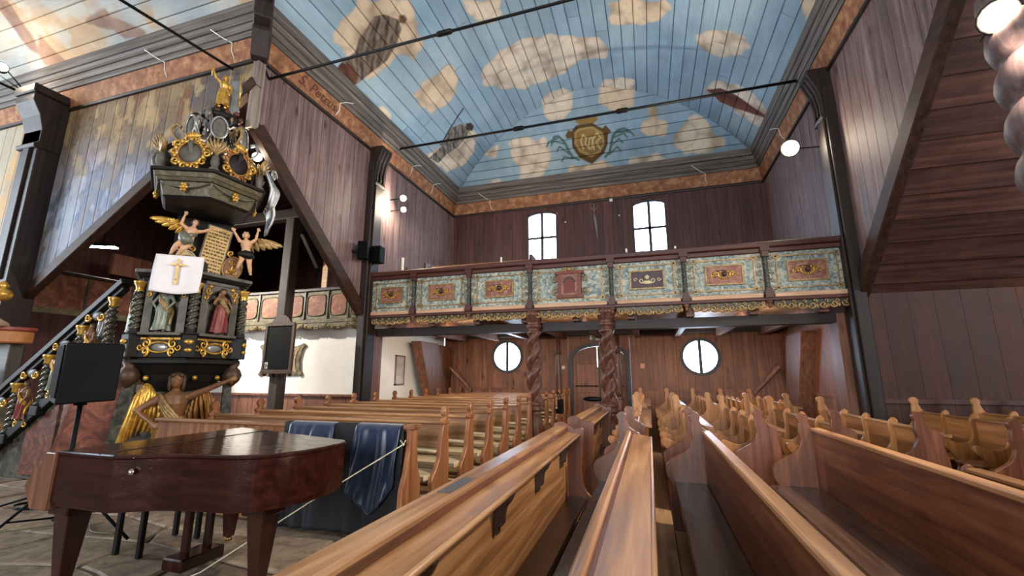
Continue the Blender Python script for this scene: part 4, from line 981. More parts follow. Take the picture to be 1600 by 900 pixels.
# ------------------------------------------------------------------ pews
PINE = ((108, 72, 45), (152, 107, 69), (188, 143, 100))
M_pine_x = wood('honey_pine_board_x', *PINE, 'x', .38, .8, (.85, 1.12), .5)
M_pine_y = wood('honey_pine_board_y', *PINE, 'y', .38, .8, (.85, 1.12), .5)
M_pine_z = wood('honey_pine_board_z', (104, 62, 38), (142, 90, 56), (168, 116, 74), 'z', .4, .6, (.85, 1.12), .5)
RUST = ((70, 38, 25), (102, 58, 37), (130, 80, 52))
M_rust_y = wood('russet_pew_board_y', *RUST, 'y', .36, .6, (.85, 1.1), .5, stain=.4)
M_rust_z = wood('russet_pew_board_z', *RUST, 'z', .36, .5, (.85, 1.1), .5)
M_seat_y = wood('dark_worn_seat_y', (50, 33, 26), (72, 50, 40), (94, 68, 54), 'y', .22, .4, (.9, 1.1), .9, stain=.5)
M_cream = wood('pale_footboard', (170, 146, 112), (206, 184, 148), (226, 206, 172), 'x', .5, .3, (.92, 1.06))
M_arm = wood('amber_stall_board', (132, 82, 42), (176, 116, 62), (204, 150, 92), 'z', .4, .4, (.85, 1.1), .5)
def smooth(pts, n=5, closed=False):
    out = []; k = len(pts)
    for i in range(k if closed else k-1):
        p0 = pts[(i-1) % k] if closed or i > 0 else pts[i]; p1 = pts[i]; p2 = pts[(i+1) % k]; p3 = pts[(i+2) % k] if closed or i+2 < k else p2
        for j in range(n):
            t = j/n; t2 = t*t; t3 = t2*t
            out.append(tuple(.5*((2*b) + (-a+c)*t + (2*a-5*b+4*c-d)*t2 + (-a+3*b-3*c+d)*t3) for a, b, c, d in zip(p0, p1, p2, p3)))
    if not closed: out.append(pts[-1])
    return out
def dedupe(p):
    o = [p[0]]
    for q in p[1:]:
        if abs(q[0]-o[-1][0]) + abs(q[1]-o[-1][1]) > 1e-4: o.append(q)
    return o
# ---- left block: rows along x, sitters face the crossing
PX0, PX1 = -5.62, -2.25
def left_pew_meshes(x0, x1):
    L = {}
    L['backrest'] = MB().add([(x0,-.02,.70),(x1,-.02,.70),(x1,.02,.70),(x0,.02,.70),(x0,.02,.97),(x1,.02,.97),(x1,.055,.97),(x0,.055,.97)], [(0,1,5,4),(1,2,6,5),(2,3,7,6),(3,0,4,7),(4,5,6,7),(0,3,2,1)]).mesh('backrest', M_pine_x)
    L['top_rail'] = MB().box(x0, -.01, .965, x1, .09, 1.0).mesh('top_rail', M_pine_x, .01)
    L['seat'] = MB().box(x0, -.38, .44, x1, -.0, .495).mesh('seat', M_cream, .008)
    L['book_shelf'] = MB().box(x0, -.16, .685, x1, .06, .71).mesh('book_shelf', M_cream, .006)
    L['footboard'] = MB().box(x0, -.30, .05, x1, -.12, .10).mesh('footboard', M_cream, .006)
    L['kneeler'] = MB().box(x0, -.34, .25, x1, -.16, .30).mesh('kneeler', M_cream, .006)
    return L
front = smooth([(-.20,.0),(-.24,.15),(-.30,.34),(-.30,.44),(-.20,.54),(-.13,.64),(-.11,.74),(-.085,.88),(-.05,.97)], 4)
backc = [(.07,.97),(.075,.85),(.09,.7),(.10,.5),(.10,.3),(.08,0)]
END_POLY = dedupe(front + backc)
fin = [(-.06,.97),(-.075,.985),(-.075,1.01),(-.03,1.03),(-.02,1.05),(-.045,1.08),(-.05,1.11),(-.03,1.145),(.01,1.165),(.05,1.145),(.07,1.11),(.065,1.08),(.04,1.05),(.05,1.03),(.095,1.01),(.095,.985),(.08,.97)]
ENDM = MB().prism(END_POLY, 'x', -.024, .024).mesh('pew_end', M_pine_z, .006)
FINM = MB().prism(fin, 'x', -.03, .03).mesh('finial', M_pine_z, .008)
LM = left_pew_meshes(PX0, PX1)
LAST = left_pew_meshes(PX0+.3, PX1-.15)
ORD = ['front row', 'second row', 'third row', 'fourth row', 'fifth row', 'sixth row', 'seventh row', 'eighth row', 'ninth row', 'tenth row', 'eleventh row', 'hindmost row']
for k in range(12):
    y = 4.62 + .74*k
    r = empty('pew', (0, y, 0), 0, 'honey pine pew of the left block, %s %s' % (ORD[k], 'counted from the piano' if k < 11 else 'below the left round window'), 'pew', 'pine pews of the left block')
    for nm, me in (LM if k < 11 else LAST).items(): link(nm, me, r)
    for x in (PX0-.024, PX1+.024):
        e = link('pew_end', ENDM, r, (x, 0, 0)); f = link('finial', FINM, e)
# front screen of the block, blue cloth over it
fs = empty('chancel_screen', (0, 3.97, 0), 0, 'panelled pine front screen of the left pews, half covered by a blue cloth', 'pew screen')
for i in range(5):
    x0 = -5.68 + i*.674
    MB().box(x0+.004, -.02, .05, x0+.670, .02, .97).build('panel', M_pine_z, fs, .006)
MB().box(-5.72, -.05, .965, -2.26, .06, 1.0).build('top_rail', M_pine_x, fs, .01)
MB().box(-5.70, -.035, .02, -2.28, .035, .12).build('plinth', M_pine_x, fs, .008)
e = MB().prism([(-.20,0),(.16,0),(.16,.5),(.10,.62),(.07,.8),(.07,1.0),(-.06,1.0),(-.07,.8),(-.12,.6),(-.18,.45)], 'x', -2.28, -2.23).build('pew_end', M_pine_z, fs, .006)
MB().box(-2.31, -.08, .99, -2.20, .09, 1.03).build('end_cap', M_pine_z, fs, .006)
MB().box(-5.6, .1, .42, -2.4, .40, .45).build('shelf_board', M_cream, fs, .006)

# ---- right block: rows along y, sitters face the altar on the left
# desk in front of the first row
def desk(y0, y1, label, x=-1.0, far_end=True):
    r = empty('book_desk', (x, 0, 0), 0, label, 'desk')
    MB().box(-.03, y0, 0, .01, y1, .91).build('front_panel', M_rust_y, r)
    MB().box(-.05, y0, .905, .085, y1, .955).build('top_rail', M_pine_y, r, .015)
    MB().box(.085, y0, .90, .10, y1, .925).build('groove_strip', M_rust_y, r)
    MB().add([(.02,y0,.905),(.225,y0,.872),(.225,y0,.845),(.02,y0,.875),(.02,y1,.905),(.225,y1,.872),(.225,y1,.845),(.02,y1,.875)], [(0,4,5,1),(1,5,6,2),(2,6,7,3),(3,7,4,0),(0,1,2,3),(7,6,5,4)]).build('sloping_shelf', M_pine_y, r)
    MB().tube([(.225, y0, .868), (.225, y1, .868)], .016, 8).build('shelf_lip', M_pine_y, r)
    n = max(2, round((y1-y0)/1.0))
    for i in range(n):
        yy = y0 + (y1-y0)*(i+.55)/n
        m = MB(); m.prism(dedupe([(.09,.85),(.215,.845)] + smooth([(.21,.82),(.19,.78),(.165,.75),(.155,.70),(.15,.66),(.125,.645),(.12,.61),(.09,.60)], 3)), 'y', yy-.022, yy+.022); m.build('bracket', M_seat_y, r, .004)
    MB().box(.06, y0, .05, .09, y1, .87).build('inner_panel', M_pine_y, r)
    MB().box(.09, y0, .20, .30, y1, .24).build('foot_ledge', M_seat_y, r, .008)
    for q in ((y1,) if far_end else ()) + ((y0,) if y0 > 3 else ()):
        pts = dedupe(smooth([(-.06,.97),(.02,1.0),(.10,.965),(.18,.93),(.255,.94),(.275,.88),(.26,.72),(.24,.50),(.27,.32),(.36,.20),(.38,.0)], 4)) + [(-.06,0)]
        MB().prism(pts, 'y', q-.02, q+.03).build('desk_end', M_rust_z, r, .006)
    return r
desk(-.9, 5.0, 'long book desk with double ledge running from the bottom left edge of the photo')
desk(5.75, 8.5, 'short book desk beyond the gap, in front of the twisted column', -.98)
# end board of a bench: belly, waist and round head
def end_poly(h=1.14, seat=.40, head=.052):
    f = smooth([(-seat+.05,0),(-seat+.03,.25),(-seat+.05,.42),(-seat,.54),(-seat+.02,.64),(-seat+.13,.71),(-.17,.78),(-.125,.87),(-.135,.95),(-.125,h-2*head+.012)], 4)
    c = (-.09, h-head); hd = [(c[0]+head*math.cos(a), c[1]+head*math.sin(a)) for a in np.linspace(PI*1.1, -PI*.2, 12)]
    b = smooth([(-.02,h-.15),(.02,.96),(.075,.93),(.095,.88),(.085,.80),(.11,.66),(.10,.45),(.07,.3),(.10,0)], 4)
    return dedupe(f + hd + b)
EB = MB().prism(end_poly(), 'y', -.025, .025).mesh('bench_end', M_rust_z, .006)
EB_L = MB().prism(end_poly(1.18, .40, .06), 'y', -.022, .022).mesh('bench_end', M_arm, .006)
def bench(x, y0, y1, label, ledge=False, h=.97, seat=.33, ends=(1,), pmat=None):
    r = empty('bench', (x, 0, 0), 0, label, 'bench')
    pmat = pmat or M_rust_y
    MB().box(-.02, y0, .12, .02, y1, h-.02).build('backrest', pmat, r)
    MB().box(.018, y0, .30, .03, y1, .335).build('back_batten', pmat, r)
    if ledge:
        MB().box(-.045, y0, h-.035, .0, y1, h+.005).build('top_rail', M_pine_y, r, .01)
        MB().add([(0,y0,h-.02),(.185,y0,h-.05),(.185,y0,h-.085),(0,y0,h-.055),(0,y1,h-.02),(.185,y1,h-.05),(.185,y1,h-.085),(0,y1,h-.055)], [(0,4,5,1),(1,5,6,2),(2,6,7,3),(3,7,4,0),(0,1,2,3),(7,6,5,4)]).build('book_ledge', M_pine_y, r)
        MB().tube([(.185,y0,h-.06),(.185,y1,h-.06)], .014, 8).build('ledge_lip', M_pine_y, r)
    else:
        MB().box(-.035, y0, h-.03, .045, y1, h+.005).build('top_rail', M_pine_y, r, .008)
    MB().box(-.02-seat, y0, .42, -.02, y1, .455).build('seat', M_seat_y, r, .008)
    MB().box(-.06, y0, .0, -.02, y1, .42).build('seat_support', M_rust_y, r)
    for q in ends: link('bench_end', EB, r, (0, q, 0))
    return r
bench(-.21, -.9, 4.78, 'plain bench nearest the long desk, its pale ledge running to the bottom centre', True, .95, .33, (4.8,))
bench(.50, -.9, 4.95, 'bench with orange top edge and bluish seat, right of the bottom centre', False, .955, .30, (4.97,))
bench(1.50, -.9, 5.1, 'long brown bench with white-lit top edge running off the right side', False, 1.0, .42, (5.12,), M_rust_y)
# stalls with scrolled dividers and folding seats
dv = dedupe([(.025,.14),(-.30,.14)] + smooth([(-.30,.30),(-.27,.42),(-.33,.55),(-.39,.61),(-.415,.66),(-.39,.70),(-.33,.695),(-.24,.66),(-.15,.665),(-.085,.72),(-.07,.82),(-.075,.93),(-.05,1.0),(-.01,1.03),(.025,1.0)], 3))
DV = MB().prism(dv, 'y', -.02, .02).mesh('divider', M_arm, .005)
DVd = MB().prism(dv, 'y', -.02, .02).mesh('divider', M_rust_z, .005)
fold = [(-.30,-.24),(.0,-.26),(.0,.26),(-.30,.24),(-.345,.18),(-.36,0),(-.345,-.18)]
FS = MB().prism(fold, 'z', .44, .47).mesh('folding_seat', M_pine_x, .008)
def stalls(x, y0, y1, n, label, ledge=True, dark=False, e0=True, e1=True, h=.97):
    r = empty('stall_row', (x, 0, 0), 0, label, 'stall row')
    bm_ = M_rust_y if dark else wood_amber
    MB().box(-.02, y0, .05, .02, y1, h-.02).build('backrest', bm_, r)
    MB().box(-.04, y0, h-.03, .02, y1, h).build('top_rail', M_pine_y, r, .008)
    if ledge: MB().add([(.02,y0,h-.02),(.17,y0,h-.05),(.17,y0,h-.08),(.02,y0,h-.05),(.02,y1,h-.02),(.17,y1,h-.05),(.17,y1,h-.08),(.02,y1,h-.05)], [(0,4,5,1),(1,5,6,2),(2,6,7,3),(3,7,4,0),(0,1,2,3),(7,6,5,4)]).build('book_ledge', M_pine_y, r)
    st = (y1-y0)/n
    for i in range(n+1):
        yy = y0 + st*i
        if (i == 0 and e0) or (i == n and e1): link('stall_end', EB if dark or (i == 0 and y0 < 9 and x < 3) else EB_L, r, (0, yy, 0))
        else: link('divider', DVd if dark else DV, r, (0, yy, 0))
    for i in range(n):
        link('folding_seat', FS, r, (-.02, y0 + st*(i+.5), 0))
    return r
wood_amber = wood('amber_stall_back', (120, 74, 40), (160, 106, 60), (190, 138, 86), 'y', .4, .5, (.85, 1.12), .5)
W = ['first', 'second', 'third', 'fourth', 'fifth', 'sixth', 'seventh', 'eighth', 'ninth']
for i, x in enumerate([-.18, .50, 1.22, 1.95, 2.68]):
    stalls(x, 5.65, 8.35, 4, 'stall row beyond the gap, %s from the twisted column, ending before the balcony' % W[i], True, False)
for i, x in enumerate([3.95, 4.7, 5.45, 6.2]):
    stalls(x, 5.5, 8.45, 5, 'stall row against the dark wall at the right edge, %s from the right post' % W[i], True, False)
for i, x in enumerate([-.18, .50, 1.15, 1.82, 2.5]):
    stalls(x, 9.55, 12.75, 5, 'stall row under the balcony, %s from the door' % W[i], True, False)
# low desk and dark stalls at the right edge, nearer the camera
r = empty('low_desk', (2.32, 0, 0), 0, 'low dark desk front with gilt-lit edge in the lower right corner', 'desk')
MB().box(-.02, -.6, 0, .02, 4.45, .78).build('front_panel', M_rust_y, r); MB().box(-.04, -.6, .77, .06, 4.45, .805).build('top_rail', M_pine_y, r, .008); link('desk_end', DVd, r, (0, 4.45, -.2))
for i, x in enumerate([3.05, 3.8, 4.55]):
    stalls(x, .9, 5.0, 6, 'dark stall row near the right edge behind the low desk, %s from it' % W[i], True, True, False, True)
# ------------------------------------------------------------------ carved figures
M_flesh = plain('painted_flesh', (206, 160, 124), .5, mottle=.12)
M_brownfig = plain('bronzed_wood_figure', (120, 82, 52), .45, .15, mottle=.3)
M_robe_green = plain('silver_green_robe', (112, 116, 98), .4, .2, mottle=.3)
M_robe_red = plain('dark_red_robe', (118, 42, 34), .45, mottle=.3)
M_robe_brown = plain('gilt_brown_robe', (150, 104, 54), .4, .35, mottle=.35)
M_hair = plain('brown_carved_hair', (66, 44, 30), .6, mottle=.3)
M_silver = plain('silvered_carving', (150, 150, 148), .3, .6, mottle=.3)
def remesh(o, v):
    md = o.modifiers.new('fuse', 'REMESH'); md.mode = 'VOXEL'; md.voxel_size = v; md.use_smooth_shade = True
def hand(m, p, d, up, s):
    p = Vector(p); d = Vector(d).normalized(); up = Vector(up); sd = d.cross(up)
    if sd.length < .01: sd = d.cross(Vector((1,0,0)))
    sd.normalize(); nn = sd.cross(d)
    m.ball(tuple(p + d*.022*s), .021*s, 8, 6)
    for i, L in enumerate((.046, .052, .049, .038)):
        o = sd*(.024 - .016*i)*s; a = p + d*.030*s + o
        m.tube([a, a + d*L*.5*s + nn*.004*s, a + d*L*s - nn*.008*s], [.0085*s, .008*s, .006*s], 5)
    a = p + d*.012*s + sd*.018*s; m.tube([a, a + (d*.5 + sd)*.022*s, a + (d + sd*.8)*.032*s], [.009*s, .0085*s, .006*s], 5)
def figure(parent, M, h, skin, robe=None, robe2=None, hair=M_hair, arms=((0,-.16,.56),(.04,-.15,.44),(0,.16,.56),(.04,.15,.44)), legs=None, lean=0, hem=.04, name='body', head_turn=0, hairlen=.02, vox=.012, skirt_top=.60, wrap=True):
    """x is front, y is the viewer's right; all heights are fractions of h"""
    S = lambda p: (p[0]*h, p[1]*h, p[2]*h)
    m = MB(); m.M = M
    el, hl, er, hr = arms
    legs = legs or (((0,-.055,.50),(.02,-.06,.27),(0,-.065,.05)), ((0,.055,.50),(.03,.06,.27),(.01,.065,.05)))
    m.tube([S((0,0,.47)), S((0,0,.53)), S((.005,lean*.5,.62)), S((.01,lean,.72)), S((0,lean,.79)), S((0,lean,.83))], [.085*h,.098*h,.082*h,.105*h,.09*h,.045*h], 12)
    m.tube([S((0,lean,.80)), S((.005,lean,.88))], [.036*h,.033*h], 8)
    hc = (.012, lean, .925)
    m.ball(S(hc), (.056*h,.05*h,.07*h), 12, 9); m.ball(S((hc[0]+.03, hc[1]+head_turn*.02, hc[2]-.03)), (.03*h,.034*h,.036*h), 8, 6)
    m.ball(S((hc[0]+.058, hc[1]+head_turn*.03, hc[2]-.008)), (.013*h,.010*h,.018*h), 6, 5)
    for sg, e, w_ in ((-1, el, hl), (1, er, hr)):
        sh = (0, lean + sg*.105, .775)
        m.tube([S(sh), S([(a+b)/2 for a, b in zip(sh, e)]), S(e), S([(a+b)/2 for a, b in zip(e, w_)]), S(w_)], [.042*h,.037*h,.030*h,.028*h,.020*h], 8)
        hand(m, S(w_), Vector(w_)-Vector(e), (1,0,0), h*1.15)
    for a, b, c in legs:
        m.tube([S(a), S([(p+q)/2 for p, q in zip(a, b)]), S(b), S([(p*.55+q*.45) for p, q in zip(b, c)]), S(c)], [.068*h,.06*h,.046*h,.044*h,.026*h], 8)
        m.ball(S((c[0]+.035, c[1], c[2]-.022)), (.06*h,.026*h,.022*h), 8, 5)
    body = m.build(name, skin, parent); remesh(body, max(.007, vox*h*1.1))
    # hair: cap with locks
    m = MB(); m.M = M
    m.ball(S((hc[0]-.014, hc[1], hc[2]+.02)), (.058*h,.058*h,.062*h), 10, 7)
    for i in range(9):
        a = PI*.45 + PI*1.1*i/8
        q = (hc[0]+.052*math.cos(a)-.008, hc[1]+.052*math.sin(a), hc[2])
        m.ball(S((q[0], q[1], q[2]-hairlen*.4)), (.022*h,.022*h,(.03+hairlen)*h), 6, 5)
    for sg in (-1, 1): m.ball(S((hc[0]+.03, hc[1]+sg*.03, hc[2]+.05)), .022*h, 6, 5)
    m.build('hair', hair, body)
    if robe:
        m = MB(); m.M = M; n = 30; vs = []
        lv = [(skirt_top, .088, .10), (.52, .112, .12), (.40, .118, .125), (.25, .115, .13), (.12, .12, .14), (hem, .13, .155)]
        for k, (z, rx, ry) in enumerate(lv):
            for j in range(n):
                a = 2*PI*j/n; f = 1 + (.05 + .035*k)*math.sin(a*7 + k*.6) * (k > 0)
                vs.append(S((rx*f*math.cos(a) + .01, ry*f*math.sin(a) + lean*.3, z + .012*math.sin(a*3)*(k == len(lv)-1))))
        m.add(vs, [(i*n+j, i*n+(j+1)%n, (i+1)*n+(j+1)%n, (i+1)*n+j) for i in range(len(lv)-1) for j in range(n)], True)
        m.build('robe', robe, body)
    if robe2 and wrap:
        m = MB(); m.M = M
        for q in range(4):
            m.tube([S(p) for p in smooth([(.03,-.11,.80-q*.02),(.11,-.05,.72-q*.03),(.12,.03,.62-q*.03),(.10,.10,.54-q*.035),(.02,.13,.47-q*.03)], 4)], [.016*h]*17, 6)
        m.tube([S(p) for p in smooth([(-.09,-.1,.78),(-.11,0,.6),(-.08,.12,.45),(0,.15,.30),(.02,.15,.15)], 4)], [.04*h]*17, 6, .5)
        m.build('mantle', robe2, body)
    return body
def wing(parent, M, size, sg, mat, tips=7, spread=1.0):
    """bone rising from the shoulder, feathers as overlapping blades; spread 0 = folded down, 1 = opened"""
    m = MB(); m.M = M
    bone = smooth([(0,0,0), (.0,sg*.10*size,.17*size), (.0,sg*(.16+.14*spread)*size,.24*size), (.0,sg*(.20+.28*spread)*size,(.16+.02*spread)*size)], 6)
    for row, (L, wd) in enumerate(((1.0, .085), (.62, .075), (.36, .06))):
        for i in range(tips):
            t = i/(tips-1); p = bone[min(len(bone)-1, int(t*(len(bone)-1)))]
            a = math.radians(-96 + (18 + 62*spread)*t)
            ln = size*L*((.95 - .30*spread) * (.55 + .45*t))
            d = (sg*math.cos(a), math.sin(a)); x = .014*row*size
            pts = [(x, p[1], p[2]), (x+.03*size, p[1]+d[0]*ln*.45 - sg*.03*size, p[2]+d[1]*ln*.45), (x, p[1]+d[0]*ln, p[2]+d[1]*ln)]
            m.tube(smooth(pts, 3), [.30*r_*wd/.085*size for r_ in (.05, .085, .10, .10, .09, .07, .02)], 8, 3.6)
    m.tube(bone, [.055*size*(1-.03*i) for i in range(len(bone))], 8)
    return m.build('wing', mat, parent)

# ------------------------------------------------------------------ pulpit
M_pmarb = marble('black_green_marbled_wood', [(.25, (28, 26, 24)), (.45, (58, 56, 48)), (.6, (92, 88, 74)), (.72, (128, 122, 104)), (.82, (60, 58, 50))], 4, 2.5, .4)
M_pdark = plain('black_moulding', (20, 17, 15), .55, mottle=.3, spec=.3)
M_pgrey = marble('grey_niche_paint', [(.3, (66, 62, 56)), (.6, (104, 98, 88)), (.8, (132, 124, 112))], 3, 1, .5)
M_polive = marble('olive_grained_fascia', [(.3, (56, 50, 36)), (.55, (96, 88, 66)), (.75, (122, 114, 88))], 5, 3, .45)
M_pred = marble('red_brown_marbled_wood', [(.25, (52, 28, 22)), (.45, (92, 48, 36)), (.6, (124, 70, 50)), (.75, (150, 112, 86)), (.85, (72, 40, 30))], 3.5, 3, .45)
M_pcol = plain('silver_green_twist', (84, 82, 70), .26, .5, mottle=.35, scale=9)
PC = (-6.6, 4.83, 0); PR = math.radians(-35)
pul = empty('pulpit', PC, PR, 'tall carved baroque pulpit with gilded statues, canopy and twisted columns', 'pulpit')
def hexring(r0, z0, r1, z1, mat, name, parent=pul, bevel=0):
    n = 6; vs = [(r0*math.cos(PI/3*i), r0*math.sin(PI/3*i), z0) for i in range(n)] + [(r1*math.cos(PI/3*i), r1*math.sin(PI/3*i), z1) for i in range(n)]
    return MB().add(vs, [tuple(range(n-1,-1,-1)), tuple(range(n,2*n))] + [(i, (i+1)%n, n+(i+1)%n, n+i) for i in range(n)]).build(name, mat, parent, bevel)
def face(am, r, k=1): return Matrix.Rotation(math.radians(am), 4, 'Z') @ Matrix.Translation((r*math.cos(PI/6), 0, 0)) @ Matrix.Diagonal((1, k, 1, 1))
RP = .66
# foot, pier and corbelling
hexring(.54, 0, .52, .12, M_pdark, 'foot'); hexring(.44, .12, .40, 1.30, M_pmarb, 'pier')
hexring(.40, 1.28, .50, 1.42, M_pdark, 'corbel_step'); hexring(.52, 1.42, .57, 1.52, M_pdark, 'corbel_step'); hexring(.57, 1.52, .70, 1.66, M_pdark, 'corbel_step', pul, .01); hexring(.77, 1.66, .77, 1.72, M_pdark, 'corbel_step', pul, .01)
m_ = []
for am in (-90, -30, 30, 90):
    for y in (-.2, .2):
        m = MB(); m.M = face(am, .58); m.ball((.03, y*.8, 1.47), .035); m.build('gilt_knob', M_gilt, pul)
# inclined marbled side boards of the foot
m = MB(); m.prism([(-.78,0),(-.54,0),(-.50,1.55),(-.62,1.55)], 'x', .18, .26); m.build('side_board', M_pmarb, pul, .01)
m = MB(); m.prism([(-1.3,0),(-.78,0),(-.62,1.5),(-1.1,1.3)], 'x', .10, .16); m.build('side_board', M_pred, pul, .01)
m = MB(); m.prism([(.54,0),(.72,0),(.60,1.55),(.50,1.55)], 'x', .10, .18); m.build('side_board', M_pmarb, pul, .01)
# parapet
hexring(RP-.06, 1.72, RP-.06, 2.86, M_pmarb, 'core')
for am in (-90, -30, 30, 90):
    F = face(am, RP, RP/.8); hw = .40
    m = MB(); m.M = F; m.box(-.02, -hw+.05, 1.74, .04, hw-.05, 2.02); m.build('plinth_panel', M_pdark, pul, .008)
    m = MB(); m.M = F
    m.M = F @ Matrix.Rotation(PI/2, 4, 'Z')        # x axis now along the face
    for sg in (-1, 1):
        spiral(m, (sg*.20, -.055, 1.93), .07, 'x', PI/2, 1.3, sg, .018); spiral(m, (sg*.20, -.055, 1.82), .06, 'x', -PI/2, 1.3, -sg, .018); spiral(m, (sg*.29, -.05, 1.88), .05, 'x', 0 if sg < 0 else PI, 1.1, sg, .014)
    m.tube([(.17*math.cos(t), -.055, 1.88 + .07*math.sin(t)) for t in np.linspace(0, 2*PI, 24)], .016, 6)
    m.box(-.30, -.05, 1.985, .30, -.04, 2.01); build_each(m, 'gilt_scroll', M_gilt, pul)
    m = MB(); m.M = F; m.ball((.042, 0, 1.88), (.02, .14, .055)); m.build('plinth_mirror', M_silver, pul)
    # arched niche
    N = 16; aw = .20
    arch = [(aw*math.cos(t), 2.52 + aw*math.sin(t)) for t in np.linspace(0, PI, N)]
    opening = [(aw, 2.08)] + arch + [(-aw, 2.08)]
    m = MB(); m.M = F
    outer = [(hw-.07, 2.08)] + [(min(hw-.07, max(-(hw-.07), (hw-.07)*1.6*math.cos(t))), 2.08 + (2.80-2.08)*min(1, .72+math.sin(t)*.6) if 0 < i < N-1 else 2.6) for i, t in enumerate(np.linspace(0, PI, N))] + [(-(hw-.07), 2.08)]
    k = len(opening)
    m.add([(.05, a, b) for a, b in opening] + [(.05, a, b) for a, b in outer] + [(-.05, a, b) for a, b in opening], [(i, i+1, k+i+1, k+i) for i in range(k-1)] + [(i, 2*k+i, 2*k+i+1, i+1) for i in range(k-1)])
    m.build('niche_surround', M_pgrey, pul)
    m = MB(); m.M = F; m.prism(opening, 'x', -.055, -.05); m.build('niche_back', M_pgrey, pul)
    m = MB(); m.M = F; m.tube([(.052, a, b) for a, b in arch], .016, 6); m.build('niche_arch', M_pdark, pul)
    m = MB(); m.M = F; m.box(-.06, -hw+.08, 2.04, .12, hw-.08, 2.08); m.build('niche_sill', M_pgrey, pul, .008)
    m = MB(); m.M = F @ Matrix.Rotation(PI/2, 4, 'Z')
    for sg in (-1, 1):
        spiral(m, (sg*.24, -.06, 2.70), .06, 'x', 0 if sg < 0 else PI, 1.2, sg, .014); spiral(m, (sg*.27, -.06, 2.60), .04, 'x', PI/2, 1.2, sg, .012); m.ball((sg*.20, -.06, 2.765), (.05, .015, .03), 6, 4)
    build_each(m, 'gilt_spandrel', M_gilt, pul)
    m = MB(); m.M = F; m.box(.03, -.30, 2.79, .07, .30, 2.84); m.build('architrave', M_pgrey, pul, .006)
for i in range(-2, 3):
    a = PI/3*i; x, y = (RP+.05)*math.cos(a), (RP+.05)*math.sin(a)
    m = MB(); twist_prof(m, x, y, 2.13, 2.64, .062, 3.0, .38, 12, 46); m.build('twisted_column', M_pcol, pul)
    MB().lathe([(.05,2.63),(.06,2.64),(.05,2.66),(.055,2.70),(.08,2.76),(.085,2.78)], 10, (x, y, 0)).build('gilt_capital', M_gilt, pul)
    MB().lathe([(.08,2.05),(.08,2.08),(.06,2.10),(.07,2.12),(.05,2.14)], 10, (x, y, 0)).build('column_base', M_pdark, pul)
    m = MB(); m.M = Matrix.Translation((x, y, 0)) @ Matrix.Rotation(a, 4, 'Z'); m.box(-.08, -.085, 1.74, .085, .085, 2.05); m.build('column_plinth', M_pdark, pul, .01)
    m = MB(); m.M = Matrix.Translation((x, y, 0)) @ Matrix.Rotation(a, 4, 'Z'); m.ball((.09, 0, 1.95), (.03, .06, .035)); m.ball((.09, 0, 1.84), (.03, .05, .03)); m.build('gilt_mask', M_gilt, pul)
hexring(RP+.03, 2.79, RP+.05, 2.85, M_pdark, 'entablature', pul, .006); hexring(RP+.10, 2.85, RP+.13, 2.90, M_pdark, 'cornice', pul, .006); hexring(RP+.15, 2.90, RP+.15, 2.95, M_pgrey, 'rim', pul, .008)
# pendants hanging at the corners
for i in (-1, 1, 2):
    a = PI/3*i; x, y = (RP+.02)*math.cos(a), (RP+.02)*math.sin(a)
    MB().lathe([(.0,1.33),(.03,1.35),(.10,1.42),(.13,1.50),(.10,1.58),(.06,1.62),(.09,1.68)], 12, (x, y, 0)).build('pendant', plain('dark_bronzed_pendant', (70, 46, 30), .5, .2, mottle=.4), pul)
# statues in the niches
def on_face(am, dx, dy, z): return face(am, RP) @ Matrix.Translation((dx, dy, z))
figure(pul, on_face(-30, .06, 0, 2.08), .66, M_robe_green, M_robe_green, M_gold, arms=((.06,-.20,.60),(.06,-.13,.50),(.06,.20,.62),(.09,.13,.52)), lean=-.01, name='robed_statue', vox=.013)
figure(pul, on_face(30, .08, 0, 2.08), .68, M_brownfig, M_robe_red, M_gold, arms=((.08,-.20,.64),(.12,-.15,.80),(.06,.19,.58),(.10,.12,.50)), name='red_robed_statue', vox=.013)
figure(pul, on_face(90, .06, 0, 2.08), .64, M_robe_green, M_robe_green, M_gold, name='robed_statue', vox=.014)
figure(pul, on_face(-90, .06, 0, 2.08), .64, M_robe_green, M_robe_green, M_gold, name='robed_statue', vox=.014)
# angel carrying the pulpit
AM = Matrix.Translation((.66, -.06, .12)) @ Matrix.Rotation(math.radians(-6), 4, 'Z')
ang = figure(pul, AM, 1.42, M_brownfig, M_robe_brown, M_gold, arms=((.05,-.26,.66),(.10,-.14,.56),(.02,.24,.84),(.02,.40,.92)), name='carrying_angel', hairlen=.05, vox=.012)
wing(ang, AM @ Matrix.Translation((-.08, -.20, 1.06)), .82, -1, M_gilt, 8, .0)
wing(ang, AM @ Matrix.Translation((-.16, .20, 1.00)), .7, 1, M_robe_brown, 7, .12)
# rear board, inscription tablet, medallions and the two putti
m = MB(); m.box(-.62, -.36, 2.9, -.54, .42, 4.1); m.build('rear_board', M_pdark, pul)
TM = Matrix.Translation((-.30, .17, 3.38)) @ Matrix.Diagonal((1, .84, 1.06, 1)) @ Matrix.Rotation(math.radians(-9), 4, 'X')
m = MB(); m.M = TM; m.box(-.02, -.215, -.50, .02, .215, .52); m.build('tablet_frame', M_pgrey, pul, .006)
m = MB(); m.M = TM; m.box(.02, -.19, -.49, .026, .19, .50); tb = m.build('inscription_tablet', plain('ochre_tablet', (196, 160, 96), .5, mottle=.15), pul)
m = MB(); m.M = TM; rr = random.Random(4)
for i in range(17):
    z = .44 - i*.054; y = -.165
    while y < .15:
        L = rr.uniform(.02, .07); m.box(.026, y, z-.012, .028, min(.17, y+L), z+.010 + rr.uniform(-.004,.004)); y += L + .014
m.build('gothic_lettering', plain('brown_black_lettering', (74, 50, 26), .6), tb)
